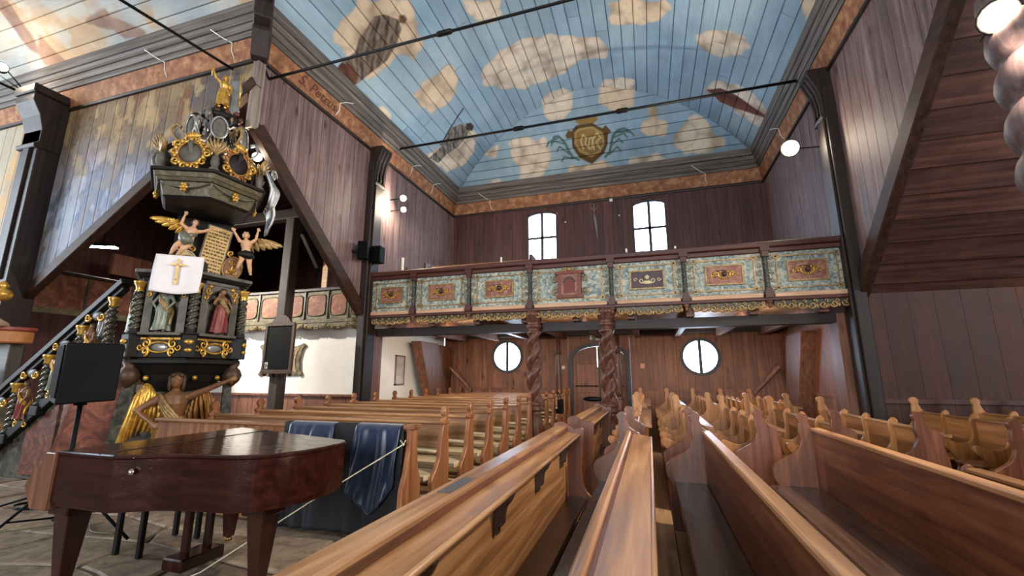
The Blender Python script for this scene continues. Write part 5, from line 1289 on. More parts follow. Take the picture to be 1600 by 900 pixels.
tag(bpy.data.objects['gothic_lettering'], kind='stuff')
for sg, mt in ((-1, M_ribbon), (1, M_brownfig)):
    MM = Matrix.Translation((-.26, sg*.31 + .15, 3.25)) @ Matrix.Rotation(math.radians(-6*sg), 4, 'X')
    m = MB(); m.M = MM; m.prism([(.14*math.cos(t), .20*math.sin(t)) for t in np.linspace(0, 2*PI, 28)[:-1]], 'x', -.02, .02); md = m.build('oval_medallion', mt, pul, .006)
    m = MB(); m.M = MM; m.tube([(.022, .135*math.cos(t), .195*math.sin(t)) for t in np.linspace(0, 2*PI, 28)], .014, 6); m.build('medallion_rim', M_ribbon if sg < 0 else M_robe_brown, md)
    m = MB(); m.M = MM @ Matrix.Rotation(PI/2, 4, 'Z')
    for s2 in (-1, 1):
        spiral(m, (s2*.05, -.03, -.07), .045, 'x', PI/2, 1.2, s2, .012); spiral(m, (s2*.045, -.03, .09), .035, 'x', -PI/2, 1.1, -s2, .010); spiral(m, (s2*.07, -.02, .24), .05, 'x', -PI/2, 1.2, s2, .014)
    m.tube([(0,-.03,-.10),(0,-.03,.12)], [.03,.016], 6); m.build('medallion_crest', M_gilt, md)
PM = Matrix.Translation((-.12, -.27, 3.16)) @ Matrix.Rotation(math.radians(-12), 4, 'X')
p1 = figure(pul, PM, .80, M_flesh, None, None, arms=((.04,-.20,.80),(.06,-.20,1.0),(.06,.18,.80),(.06,.28,.90)), legs=(((0,-.055,.50),(.10,-.13,.36),(.02,-.16,.20)), ((0,.05,.50),(.09,-.02,.32),(.0,-.06,.16))), name='left_cherub', vox=.012)
m = MB(); m.M = PM
m.tube([(.02,-.10,.52),(.07,-.05,.44),(.09,.0,.40),(.06,.06,.42)], [.05,.085,.085,.04], 8); m.tube([(.02,.06,.56),(.07,0,.50),(.03,-.09,.46)], .04, 8); m.build('loincloth', M_robe_green, p1)
wing(p1, PM @ Matrix.Translation((-.05, -.08, .60)), .42, -1, M_gilt, 7)
PM = Matrix.Translation((-.12, .66, 3.10)) @ Matrix.Rotation(math.radians(6), 4, 'X')
p2 = figure(pul, PM, .78, M_flesh, None, None, arms=((.05,-.16,.86),(.06,-.22,.98),(.05,.18,.84),(.04,.22,1.02)), legs=(((0,-.055,.50),(.09,-.10,.34),(.04,-.16,.20)), ((0,.05,.50),(.07,.05,.28),(.0,.08,.08))), name='right_cherub', vox=.012, hair=plain('pale_carved_hair', (176, 148, 116), .6))
m = MB(); m.M = PM
m.tube([(.0,-.09,.40),(.07,-.03,.38),(.08,.05,.36),(.02,.10,.34)], [.045,.075,.07,.03], 8); m.build('loincloth', M_pdark, p2)
wing(p2, PM @ Matrix.Translation((-.05, .08, .58)), .44, 1, M_gold, 7)
# canopy
CR = .74
hexring(CR-.14, 4.06, CR-.10, 4.10, M_pdark, 'canopy_soffit'); 
fas = hexring(CR-.10, 4.10, CR-.04, 4.30, M_polive, 'canopy_fascia', pul, .006)
hexring(CR, 4.30, CR+.03, 4.35, M_polive, 'canopy_moulding', pul, .006); hexring(CR+.04, 4.35, CR+.07, 4.42, M_polive, 'canopy_moulding', pul, .006); hexring(CR+.11, 4.42, CR+.11, 4.47, M_pdark, 'canopy_rim', pul, .006)
hexring(.46, 4.47, .36, 4.9, M_pdark, 'canopy_drum')
for am in (-90, -30, 30, 90):
    F = face(am, CR-.07, .70) @ Matrix.Rotation(PI/2, 4, 'Z')
    m = MB(); m.M = F; m.tube(smooth([(-.46,-.045,4.28),(-.25,-.055,4.22),(0,-.06,4.20),(.25,-.055,4.22),(.46,-.045,4.28)], 5), .014, 6); m.build('swag', M_pgrey, pul)
    m = MB(); m.M = F
    m.ball((0,-.07,4.20), .035)
    for i in range(6): m.ball((.05*math.cos(i*PI/3), -.065, 4.20+.05*math.sin(i*PI/3)), .03, 6, 5)
    m.build('gilt_rosette', M_gilt, pul)
    G = face(am, CR-.06) @ Matrix.Rotation(PI/2, 4, 'Z') @ Matrix.Translation((0, 0, 4.47)) @ Matrix.Scale(.86, 4) @ Matrix.Translation((0, 0, -4.47))
    zc = 4.80; big = .95 if am in (-30, 30) else .85
    m = MB(); m.M = G; m.ball((0, 0, zc), (.20*big, .05, .20*big), 16, 9); cm = m.build('mirror_medallion', M_pgrey if am < 0 else M_pdark, pul)
    m = MB(); m.M = G; m.tube([(.215*big*math.cos(t), -.03, zc + .215*big*math.sin(t)) for t in np.linspace(0, 2*PI, 30)], .026, 6); m.build('wreath_ring', M_robe_brown, cm)
    for i in range(10):
        t = 2*PI*i/10; m = MB(); m.M = G
        spiral(m, (.28*big*math.cos(t), -.04, zc + .28*big*math.sin(t)), .07, 'x', t + PI/2, 1.2, 1 if i % 2 else -1, .022, 14)
        m.ball((.25*big*math.cos(t+.3), -.06, zc + .25*big*math.sin(t+.3)), (.035,.025,.045), 6, 4)
        m.build('gilt_scroll', M_gilt if (am < 0 or i % 3 == 0) else M_robe_brown, cm)
    m = MB(); m.M = G
    for i in range(-3, 4):
        a = PI/2 + i*.30; m.tube([(.04*math.cos(a), -.04, zc+.27*big), (.11*math.cos(a), -.06, zc + .27*big + .10*math.sin(a)), (.17*math.cos(a), -.03, zc + .27*big + .15*math.sin(a))], [.012,.022,.008], 6)
    m.build('gilt_shell', M_gilt, cm)
for i in range(-2, 3):
    a = PI/3*i; Fm = Matrix.Rotation(a, 4, 'Z') @ Matrix.Translation((CR+.0, 0, 0))
    m = MB(); m.M = Fm
    m.lathe([(.07,4.47),(.07,4.50),(.04,4.53),(.06,4.60),(.05,4.68),(.03,4.72)], 10)
    vb = m.build('corner_vase', M_pgrey, pul)
    m = MB(); m.M = Fm @ Matrix.Rotation(PI/2, 4, 'Z')
    for j in range(-3, 4):
        t = PI/2 + j*.27; m.tube([(.02*j*.5, 0, 4.70), (.12*math.cos(t), -.03, 4.72+.14*math.sin(t)), (.20*math.cos(t), -.08, 4.72+.27*math.sin(t))], [.018,.034,.008], 6, .6)
    m.build('gilt_palmette', M_gold, vb)
# silvered hanging drapery at the right-hand corners
for a_, z_ in ((60, 4.45), (100, 4.2)):
    a = math.radians(a_); m = MB(); m.M = Matrix.Rotation(a, 4, 'Z') @ Matrix.Translation((CR+.12, 0, z_)) @ Matrix.Rotation(PI/2, 4, 'Z')
    for j in range(6): m.tube(smooth([(-.12+.05*j, 0, .32-.03*j), (-.06+.05*j, -.10, .05), (-.02+.03*j, -.05, -.22-.04*(j % 3))], 4), [.02,.03,.034,.036,.034,.03,.026,.02,.01], 6)
    spiral(m, (0, -.08, .28), .10, 'x', 0, 1.3, 1, .024); m.build('silvered_drapery', M_silver, pul)
m = MB(); 
for a_ in (-75, -100):
    a = math.radians(a_)
    for t in (0,): m.ball(((CR-.08)*math.cos(a), (CR-.08)*math.sin(a), 4.66), (.13, .13, .20), 12, 8)
m.build('dark_volute', M_pmarb, pul)
# volutes rising to the crown
for i in range(6):
    a = PI/3*i + PI/6; VS = Matrix.Rotation(a, 4, 'Z') @ Matrix.Diagonal((.74, .8, 1, 1)); m = MB(); m.M = VS
    pts = smooth([(.78,0,4.72),(.86,0,4.90),(.72,0,5.05),(.50,0,5.10),(.36,0,5.28),(.30,0,5.50),(.40,0,5.66),(.50,0,5.62),(.50,0,5.52),(.44,0,5.50)], 5)
    m.tube(pts, [.05 - .0006*j for j in range(len(pts))], 8); vol = m.build('volute', M_pgrey if i % 2 else M_pdark, pul)
    m = MB(); m.M = VS
    m.tube(smooth([(.66,0,5.12),(.80,0,5.26),(.74,0,5.40),(.64,0,5.36)], 4), .03, 6); m.tube(smooth([(.42,0,5.3),(.56,.03,5.42),(.60,.02,5.30)], 4), .024, 6); m.ball((.45,0,5.6), .05); build_each(m, 'leaf_spray', M_silver if i % 2 else M_gold, vol)
    if i in (0, 5, 1):
        m = MB(); m.M = Matrix.Rotation(a - PI/6, 4, 'Z') @ Matrix.Translation((.40, 0, 5.34)); m.ball((0,0,0), (.03,.10,.17), 14, 9); md = m.build('oval_shield', M_pgrey, pul)
        m = MB(); m.M = Matrix.Rotation(a - PI/6, 4, 'Z') @ Matrix.Translation((.42, 0, 5.34)); m.tube([(0, .11*math.cos(t), .18*math.sin(t)) for t in np.linspace(0, 2*PI, 26)], .018, 6); m.build('shield_rim', M_silver, md)
MB().lathe([(.24,4.85),(.16,5.1),(.09,5.35),(.10,5.5),(.20,5.62),(.26,5.66),(.26,5.72),(.18,5.75),(.16,5.82),(.12,5.86)], 12).build('crown_stem', M_pdark, pul)
m = MB()
for i in range(9):
    a = 2*PI*i/9; m.ball((.20*math.cos(a), .20*math.sin(a)+.08, 5.76+.03*(i % 2)), .045, 7, 5)
m.build('red_flowers', plain('dark_red_carved_flowers', (84, 38, 30), .6, mottle=.4), pul)
CM = Matrix.Translation((.05, 0, 5.82))
cf = figure(pul, CM, .66, M_gilt, M_gilt, None, arms=((.05,-.20,.84),(.06,-.28,1.02),(.06,.16,.60),(.10,.12,.50)), name='crowning_figure', vox=.014, hem=.12, hair=M_robe_brown)
m = MB(); m.M = CM; m.tube([(.04,-.22,.78),(.05,-.19,.55)], .008, 5); m.tube([(.06,.2,.75),(.0,.24,.2)], .012, 5); m.build('staff', M_gilt, cf)
m = MB(); m.M = CM; m.prism([(.06,.62),(.22,.70),(.26,.5),(.20,.3),(.26,.1),(.10,.0),(.12,.3)], 'x', -.06, -.04); m.build('silver_banner', M_silver, cf, .006)
# stair with balustrade, in world directions
st = empty('pulpit_stair', (0,0,0), 0, 'carved dark stair balustrade with twisted balusters climbing to the pulpit from the left', 'stair')
SYY = 4.42
xs0, zs0, xs1, zs1 = -7.45, 2.90, -10.35, .95         # handrail ends
slope = (zs0-zs1)/(xs0-xs1)
rail = lambda x: zs0 + slope*(x - xs0)
MB().bar((xs0, SYY, rail(xs0)), (xs1, SYY, rail(xs1)), .16, .10).build('handrail', M_pdark, st, .012)
MB().bar((xs0, SYY, rail(xs0)-.10), (xs1, SYY, rail(xs1)-.10), .10, .08).build('rail_moulding', M_pdark, st, .01)
MB().bar((xs0-.1, SYY, rail(xs0)-1.0), (xs1, SYY, rail(xs1)-.98), .14, .14).build('stringer', M_pdark, st, .012)
MB().prism([(xs0-.2, 0), (xs1+.1, 0), (xs1+.1, rail(xs1)-1.0), (xs0-.2, rail(xs0-.2)-1.0)], 'y', SYY+.02, SYY+.08).build('stair_side', M_pmarb, st)
for x0, x1 in ((-7.75, -8.35), (-8.45, -9.1)): MB().prism([(x0, .06), (x1, .06), (x1, rail(x1)-1.12), (x0, rail(x0)-1.12)], 'y', SYY-.01, SYY+.03).build('side_panel', M_pred, st, .01)
for k, x in enumerate((-7.62, -8.22, -8.86, -9.5, -10.15)):
    zb = rail(x) - .88
    m = MB(); twist_prof(m, x, SYY-.02, zb+.05, zb+.62, .062, 3.2, .38, 12, 46); m.build('twisted_baluster', M_pcol, st)
    MB().lathe([(.05,.60),(.06,.62),(.055,.66),(.085,.72),(.085,.75)], 10, (x, SYY-.02, zb)).build('gilt_capital', M_gilt, st)
    MB().lathe([(.08,-.02),(.08,.02),(.05,.05)], 10, (x, SYY-.02, zb)).build('baluster_base', M_pdark, st)
    m = MB(); m.box(x-.09, SYY-.10, zb-.16, x+.09, SYY+.08, zb-.02); m.build('baluster_plinth', M_pdark, st, .01)
for k, x in enumerate((-7.92, -8.54, -9.18, -9.82)):
    fm = Matrix.Translation((x, SYY-.06, rail(x)-.90)) @ Matrix.Rotation(-PI/2, 4, 'Z')
    figure(st, fm, .58, M_flesh if k % 2 else M_brownfig, (M_robe_brown, M_robe_green, M_robe_red, M_robe_brown)[k], M_gilt, arms=((.08,-.18,.62),(.10,-.10,.74),(.06,.19,.60),(.10,.12,.48)), name='stair_statue', vox=.015)
    m = MB(); cxx = x
    for sg in (-1, 1): spiral(m, (cxx+sg*.15, SYY-.06, rail(x)-.22), .07, 'x', 0 if sg < 0 else PI, 1.2, sg, .018); spiral(m, (cxx+sg*.12, SYY-.06, rail(x)-.95), .06, 'x', PI/2, 1.2, sg, .016)
    build_each(m, 'gilt_scroll', M_gilt, st)
    m = MB(); m.ball((x, SYY-.03, rail(x)-.20), (.12, .03, .07)); m.build('oval_boss', M_pgrey, st)
for k in range(9):
    x = -7.6 - .30*k; z = rail(x) - 1.05
    MB().box(x-.30, SYY+.06, z-.19, x, YT-.02, z).build('step', M_floorwood, st, .006)
# silvered bust standing on the gallery-side newel
bs = empty('silvered_bust', (-8.80, 4.98, 0), 0, 'silvered kneeling figure above the stair handrail, left of the pulpit', 'statue')
m = MB(); m.box(-.14, -.12, 0, .14, .12, 2.12); m.build('newel', M_pmarb, bs, .01)
figure(bs, Matrix.Translation((0,0,2.12)) @ Matrix.Rotation(-PI/2, 4, 'Z'), .56, M_silver, M_silver, None, arms=((.10,-.12,.62),(.14,-.02,.68),(.10,.12,.62),(.14,.02,.68)), name='figure', hair=M_silver, vox=.014)
# ------------------------------------------------------------------ side altar at the left edge
al = empty('side_altar', (-11.35, 4.75, 0), 0, 'colourful painted side altar cut off by the left edge of the photo', 'altar')
M_alt = marble('blue_grey_marbled_altar', [(.3, (104, 104, 94)), (.5, (142, 140, 122)), (.7, (186, 168, 132))], 4, 2, .5)
M_altred = plain('red_altar_ledge', (150, 62, 40), .45, mottle=.2)
MB().box(-.95, -.45, 0, .85, .13, .42).build('plinth', M_pine_x, al, .02)
MB().box(-.85, -.38, .42, .78, .13, 1.02).build('lower_case', M_alt, al, .01)
MB().box(-.98, -.48, 1.02, .90, .13, 1.14).build('ledge', M_altred, al, .02)
MB().box(-.80, -.05, 1.14, .74, .13, 2.05).build('upper_case', M_pgrey, al, .01)
MB().box(-.98, -.48, .36, .92, .13, .44).build('lower_ledge', M_altred, al, .02)
for x in (-.45, .05, .5):
    figure(al, Matrix.Translation((x, -.25, 1.14)) @ Matrix.Rotation(-PI/2, 4, 'Z'), .62, M_flesh, (M_robe_red if x < 0 else M_robe_green), M_gilt, name='altar_figure', vox=.016)
    m = MB()
    for sg in (-1, 1): spiral(m, (x+sg*.16, -.40, .74), .10, 'x', PI/2, 1.3, sg, .02)
    m.ball((x, -.40, .74), (.08, .03, .12)); build_each(m, 'gilt_scroll', M_gilt, al)
N = 40
pts = [(1.05*math.cos(t), -.55*math.sin(t)) for t in np.linspace(-.2, PI+.2, N)]
MB().prism(pts, 'z', 2.05, 2.26).build('canopy_rim', plain('orange_canopy_rim', (196, 124, 66), .5, mottle=.2), al, .02)
MB().prism([(a*1.04, b*1.05) for a, b in pts], 'z', 2.26, 2.32).build('canopy_edge', M_altred, al, .01)
m = MB(); m.M = Matrix.Translation((0, -.44, 0)) @ Matrix.Scale(.48, 4, (0,1,0)); m.lathe([(1.05,2.32),(.98,2.40),(.70,2.52),(.45,2.62),(.30,2.78),(.12,2.84)], 24); m.build('canopy_dome', marble('pink_green_marbled_dome', [(.3, (150, 150, 128)), (.5, (190, 168, 140)), (.7, (214, 160, 130))], 3, 1.5, .5), al)
MB().lathe([(.05,2.82),(.12,2.86),(.16,2.94),(.12,3.02),(.05,3.05),(.09,3.10),(.03,3.18)], 14, (.25,-.1,0)).build('gilt_finial', M_gilt, al)
# ------------------------------------------------------------------ piano and the things around it
M_mahog = wood('polished_mahogany', (30, 12, 9), (46, 19, 14), (62, 28, 20), 'x', .10, 0, (1, 1), .6, rnd=False)
M_mahog_z = wood('polished_mahogany_leg', (30, 12, 9), (44, 18, 13), (58, 26, 19), 'z', .2, 0, (1, 1), .5)
M_mahog_pale = wood('lit_mahogany_cheek', (84, 52, 36), (112, 74, 52), (132, 92, 66), 'z', .3, 0, (1, 1), .5)  # paler mahogany: the light falling on the cheek is put into its colour
pn = empty('grand_piano', (0,0,0), 0, 'closed reddish-brown grand piano on the stone floor at lower left', 'piano')
near = smooth([(-3.40,2.12),(-3.15,2.25),(-2.88,2.32),(-2.62,2.36),(-2.44,2.50),(-2.34,2.78),(-2.36,3.10)], 6)
case = [(-3.98,2.12)] + near + [(-2.42,3.16),(-3.98,3.60)]
def shrink(P, d):
    cxx = sum(p[0] for p in P)/len(P); cyy = sum(p[1] for p in P)/len(P); return [(cxx+(p[0]-cxx)*(1-d), cyy+(p[1]-cyy)*(1-d)) for p in P]
MB().prism(case, 'z', .66, .955).build('case', M_mahog, pn)
MB().prism(shrink(case, -.012), 'z', .955, .985).build('lid', wood('mirror_polished_lid', (30, 12, 9), (46, 19, 14), (62, 28, 20), 'x', .05, 0, (1, 1), .8, rnd=False, rvar=0), pn, .008)
MB().prism(shrink(case, .02), 'z', .63, .66).build('bottom_board', M_mahog, pn)
MB().box(-3.55, 2.118, .984, -3.545, 3.49, .988).build('lid_hinge_line', M_beam, pn)
# key block end with its shaped cheek
ck = [(2.10,.66),(2.10,.97),(2.16,.97),(2.16,.66)]
for y in (2.10, 3.54):
    m = MB(); m.prism([(-4.12,.60),(-3.96,.60),(-3.96,.975),(-4.06,.975),(-4.10,.88),(-4.20,.80),(-4.22,.74),(-4.18,.68)], 'y', y, y+.07); m.build('cheek', M_mahog_pale, pn, .006)
MB().box(-4.18, 2.17, .66, -3.97, 3.54, .72).build('key_bed', M_mahog, pn, .006)
MB().add([(-4.16,2.17,.72),(-3.98,2.17,.72),(-3.98,2.17,.955),(-4.06,2.17,.93),(-4.16,3.54,.72),(-3.98,3.54,.72),(-3.98,3.54,.955),(-4.06,3.54,.93)], [(0,3,7,4),(3,2,6,7),(0,1,2,3),(4,7,6,5),(1,5,6,2),(0,4,5,1)]).build('fallboard', M_mahog, pn)
for x, y, tw in ((-3.94, 2.26, 1), (-2.62, 2.62, 1), (-3.80, 3.42, 1)):
    b = .055
    lg = MB().add([(x-b*.62,y-b*.62,.05),(x+b*.62,y-b*.62,.05),(x+b*.62,y+b*.62,.05),(x-b*.62,y+b*.62,.05),(x-b*1.35,y-b*1.35,.56),(x+b*1.35,y-b*1.35,.56),(x+b*1.35,y+b*1.35,.56),(x-b*1.35,y+b*1.35,.56)], [(0,3,2,1),(4,5,6,7),(0,1,5,4),(1,2,6,5),(2,3,7,6),(3,0,4,7)]).build('leg', M_mahog_z, pn, .006)
    MB().box(x-.10, y-.10, .56, x+.10, y+.10, .64).build('leg_block', M_mahog_z, lg, .01)
    m = MB(); m.M = T((x, y, .028)) ; m.lathe([(.028,-.012),(.028,.012)], 12); m.build('caster', plain('brass_caster', (150, 116, 60), .3, .8), lg)
# pedal lyre
for dy in (-.09, .09): MB().box(-3.52, 2.86+dy-.02, .10, -3.46, 2.86+dy+.02, .64).build('lyre_post', M_mahog_z, pn, .004)
MB().box(-3.60, 2.68, .06, -3.40, 3.04, .15).build('pedal_box', M_mahog_z, pn, .01)
for dy in (-.08, 0, .08): MB().box(-3.72, 2.86+dy-.015, .05, -3.60, 2.86+dy+.015, .062).build('pedal', bpy.data.materials['brass_caster'], pn)
m = MB(); m.M = T((-3.28, 2.165, .88), 0, PI/2); m.lathe([(.0,0),(.02,.0),(.022,.008),(.012,.02),(.0,.022)], 12); m.build('lid_lock', plain('chrome_knob', (190, 180, 172), .2, .9), pn)
# piano stool behind it
ps = empty('piano_bench', (-4.30, 3.15, 0), 0, 'black piano bench with four thin legs standing behind the piano', 'bench')
MB().box(-.18, -.30, .44, .18, .30, .52).build('seat', plain('black_leather_seat', (18, 16, 16), .4), ps, .02)
for sx in (-.14, .14):
    for sy in (-.25, .25): MB().box(sx-.02, sy-.02, 0, sx+.02, sy+.02, .44).build('leg', M_pdark, ps, .004)
# blue cloth over the pew screen
M_cloth = plain('dark_blue_satin', (16, 34, 62), .32, mottle=.25, scale=2.5); M_cloth.node_tree.nodes['Principled BSDF'].inputs['Sheen Weight'].default_value = .3
M_velvet = plain('black_velvet', (9, 10, 16), .8, mottle=.2)
def drapery(name, x0, x1, fr, bk, mat, yoff, fold, seed, parent):
    nx, nz = 26, 30; vs = []; rr = random.Random(seed); ph = rr.uniform(0, 6)
    prof = [(.11, bk)] + [(.07 - .02*i, 1.012) for i in range(1, 5)] 
    for i in range(nx):
        u = i/(nx-1); x = x0 + (x1-x0)*u
        col = [(x, 3.97 + .075, 1.012 - (1.012-bk)), (x, 3.97+.075, 1.012), (x, 3.97, 1.022+yoff*.3), (x, 3.97-.062-yoff, 1.010)]
        for k in range(1, nz):
            t = k/(nz-1); z = 1.0 - (1.0-fr(u))*t
            w_ = fold*(.25+t)*(math.sin(u*9 + ph + 1.3*math.sin(t*3+ph)) + .5*math.sin(u*21 + 2*ph + t*2))
            col.append((x + .03*t*math.sin(u*7+ph), 3.97 - .064 - yoff - .05*t - abs(w_)*.9, z))
        vs += col
    c = len(col); fs = [(i*c+k, (i+1)*c+k, (i+1)*c+k+1, i*c+k+1) for i in range(nx-1) for k in range(c-1)]
    o = MB().add(vs, fs, True).build(name, mat, parent); sl = o.modifiers.new('thickness', 'SOLIDIFY'); sl.thickness = .004
    return o
bc = empty('pew_cloth', (0,0,0), 0, 'dark blue and black cloth draped over the front pew screen beside the piano', 'cloth')
drapery('left_blue_panel', -3.66, -3.10, lambda u: .70, .8, M_cloth, .012, .02, 1, bc)
drapery('black_panel', -3.30, -2.30, lambda u: .03, .7, M_velvet, .0, .02, 2, bc)
drapery('right_blue_panel', -2.84, -2.33, lambda u: .22 + .45*abs(u-.45), .75, M_cloth, .02, .035, 5, bc)
drapery('lower_black_panel', -3.75, -3.20, lambda u: .02, .9, M_velvet, -.004, .02, 8, bc)
rp = empty('barrier_cord', (0,0,0), 0, 'thin pale cord stretched from the pew screen down past the piano', 'cord')
MB().tube([(-2.27, 3.84, .86), (-2.70, 3.30, .52), (-3.20, 2.68, .10), (-3.42, 2.40, -.0+.01)], .0055, 6).build('cord', plain('pale_cord', (200, 192, 168), .7), rp)
m = MB(); m.ball((-2.27,3.84,.86), .014); m.tube([(-2.27,3.84,.86),(-2.24,3.83,.90)], .005, 5); m.tube([(-2.27,3.84,.86),(-2.30,3.83,.90)], .005, 5); m.build('knot', bpy.data.materials['pale_cord'], rp)
# loudspeaker on its stand, left of the piano
M_blk = plain('black_speaker_cabinet', (5, 5, 6), .6, mottle=.15, spec=.15)
lsd = empty('loudspeaker', (-5.28, 2.92, 1.26), math.radians(-22), 'big black loudspeaker box on a stand above the left end of the piano', 'loudspeaker')
MB().add([(-.28,-.20,0),(.26,-.20,-.02),(.20,.22,0),(-.20,.22,0),(-.24,-.20,.56),(.30,-.20,.54),(.22,.22,.55),(-.18,.22,.56)], [(0,3,2,1),(4,5,6,7),(0,1,5,4),(1,2,6,5),(2,3,7,6),(3,0,4,7)]).build('cabinet', M_blk, lsd, .012)
MB().box(-.23, -.212, .04, .25, -.20, .52).build('grille', plain('black_grille', (5, 5, 6), .8, mottle=.3, spec=.1, scale=60), lsd)
MB().box(-.01, -.22, .045, .07, -.211, .062).build('badge', plain('silver_badge', (150, 150, 150), .3, .8), lsd)
MB().lathe([(.05,-.04),(.05,.0)], 10).build('mount_socket', M_blk, lsd)
stn = empty('speaker_stand', (-5.28, 2.92, 0), .3, 'black tripod stand under the big loudspeaker behind the piano', 'stand')
MB().tube([(0,0,.10),(0,0,1.22)], .02, 10).build('pole', M_blk, stn)
MB().lathe([(.035,.55),(.035,.65)], 10).build('collar', M_blk, stn)
for k in range(3):
    a = 2*PI*k/3 + 2.2; MB().tube([(0,0,.60),(.62*math.cos(a), .62*math.sin(a), .015)], .013, 8).build('leg', M_blk, stn); MB().tube([(0,0,.22),(.36*math.cos(a), .36*math.sin(a), .27)], .009, 6).build('brace', M_blk, stn)
rod_ = empty('microphone_stand', (0,0,0), 0, 'black boom of a microphone stand lying low at the left edge', 'stand')
MB().tube([(-6.75, 2.98, .10), (-6.12, 3.42, .32)], .012, 8).build('boom', M_blk, rod_)
MB().tube([(-6.12,3.42,.32),(-6.09,3.45,.02)], .012, 8).build('foot_tube', M_blk, rod_); MB().lathe([(.13,.0),(.13,.02),(.03,.035)], 16, (-6.09,3.45,.0)).build('foot', M_blk, rod_)
MB().lathe([(.012,0),(.012,.03)], 8, (-6.75,2.98,.085)).build('clip', M_blk, rod_)
rc_ = random.Random(9)
for k, lab in enumerate(('coiled black cable on the stone floor at the far left', 'loose black cable trailing over the stone floor by the stair', 'thin olive cable on the stone floor left of the piano')):
    x, y = -6.9 + .5*k, 3.55 + .0*k + (.0, .42, -.45)[k]; pts = []
    for i in range(26):
        t = i/25
        if k == 0: pts.append((x + .26*math.cos(t*4*PI)*(1-.2*t), y + .14*math.sin(t*4*PI), .015 + .012*t*2))
        else: pts.append((x - .9 + 1.8*t, y + .22*math.sin(t*5 + k*2) + .1*math.sin(t*13), .012))
    tag(MB().tube(pts, .011 if k < 2 else .008, 6).build('cable', M_blk if k < 2 else plain('olive_cable', (84, 82, 48), .6), None), lab, 'cable')
# white cloth with gold cross on the pulpit rim
pc = empty('pulpit_cloth', PC, PR, 'white cloth with a gold cross hanging over the pulpit rim', 'cloth')
CMx = face(-30, RP+.19) @ Matrix.Translation((0, .16, 0)) @ Matrix.Rotation(math.radians(14), 4, 'Z')
m = MB(); m.M = CMx; vs = []; nx, nz = 16, 16
for i in range(nx):
    u = i/(nx-1)
    for k in range(nz):
        t = k/(nz-1); vs.append((.05 + .02*math.sin(u*8)*t - .05*(1-t), -.28 + .56*u + .015*math.sin(t*3)*(u-.5), 3.14 - .52*t - .03*math.sin(u*PI)*t))
m.add(vs, [(i*nz+k, (i+1)*nz+k, (i+1)*nz+k+1, i*nz+k+1) for i in range(nx-1) for k in range(nz-1)], True)
o = m.build('cloth_panel', plain('white_linen', (224, 218, 218), .8, mottle=.05), pc); sl = o.modifiers.new('thickness', 'SOLIDIFY'); sl.thickness = .006
m = MB(); m.M = CMx; m.box(.058, -.015, 2.78, .066, .015, 3.08); m.box(.058, -.09, 2.985, .066, .09, 3.01); m.box(.058, -.02, 2.72, .066, .02, 2.80); m.build('gold_cross', plain('pale_gold_embroidery', (222, 186, 120), .6), pc)
m = MB(); m.M = CMx; m.box(-.30, -.26, 2.98, -.04, .26, 3.12); m.build('book_rest', M_pdark, pc, .01)
# ------------------------------------------------------------------ lamps and loudspeakers on the walls
def lamp(name, pos, aim, power, label, r=.06, col=(1.0, .86, .68), bulb=40, spot=None, beam=None):
    e = empty(name, pos, 0, label, 'lamp')
    d = Vector(aim).normalized(); q = d.to_track_quat('Z', 'Y').to_matrix().to_4x4()
    m = MB(); m.M = q; m.lathe([(r*.5,-.16),(r*.9,-.14),(r*1.15,0),(r*1.15,.02),(r*1.0,.02),(r*.95,-.02)], 14); m.build('housing', M_blk, e)
    m = MB(); m.M = q; m.ball((0,0,.015), (r*.95, r*.95, r*.5), 12, 8); m.build('bulb', emis('warm_lamp_glow_%s' % label[:14].replace(' ', '_'), (255, 236, 205), bulb), e)
    l = bpy.data.lights.new(name + '_light', 'SPOT' if spot else 'POINT'); l.energy = power; l.color = col; l.shadow_soft_size = .05
    if spot: l.spot_size = spot; l.spot_blend = .6
    lo = bpy.data.objects.new(name + '_light', l); COL.objects.link(lo); lo.parent = e; lo.location = d*.12
    if spot: lo.rotation_euler = Vector(beam or d).to_track_quat('-Z', 'Y').to_euler()
    return e
def arm(e, a, b): MB().tube([a, b], .012, 6).build('arm', M_blk, e)
CAMD = lambda p: (Vector((0, 0, 1.5)) - Vector(p))
def L(name, p, power, label, r, bulb, a, b, col=(1.0, .86, .68), tilt=(0,0,0), beam=None):
    e = lamp(name, p, CAMD(p).normalized() + Vector(tilt), power, label, r, col, bulb, 2.1 if beam else None, beam); arm(e, a, b)
L('floodlight', (2.86, 8.98, 5.82), 330, 'glaring floodlight beside the right post under the cornice', .15, 60, (.05,.0,-.02), (.5,-.1,-.1), beam=(-.85, .05, .5))
L('floodlight', (3.12, 4.40, 4.60), 420, 'glaring floodlight at the top right corner above the knobbed column', .13, 60, (0,.1,0), (.30,.7,.25), beam=(-.85, -.2, -.45))
L('spotlight', (3.30, 4.10, 4.40), 120, 'smaller spotlight just under the top right floodlight', .06, 60, (0,.1,0), (.1,.9,.4), beam=(-.6, .5, -.5))
L('spotlight', (-5.95, 9.48, 6.10), 34, 'upper of two small spotlights on the left grey wall above the balcony', .08, 40, (-.05,0,0), (-.39,0,0))
L('spotlight', (-5.95, 9.52, 5.80), 30, 'lower of two small spotlights on the left grey wall above the balcony', .07, 40, (-.05,0,0), (-.39,0,0))
L('spotlight', (-6.62, 5.62, 5.42), 40, 'small round spotlight behind the pulpit canopy under the brace', .08, 40, (0,.1,.05), (-.02,.3,.6))
L('spotlight', (-12.15, 4.35, 7.62), 9, 'right one of two white lamps on the far left post head', .09, 30, (0,.05,0), (.05,.3,-.25), tilt=(0,0,.4))
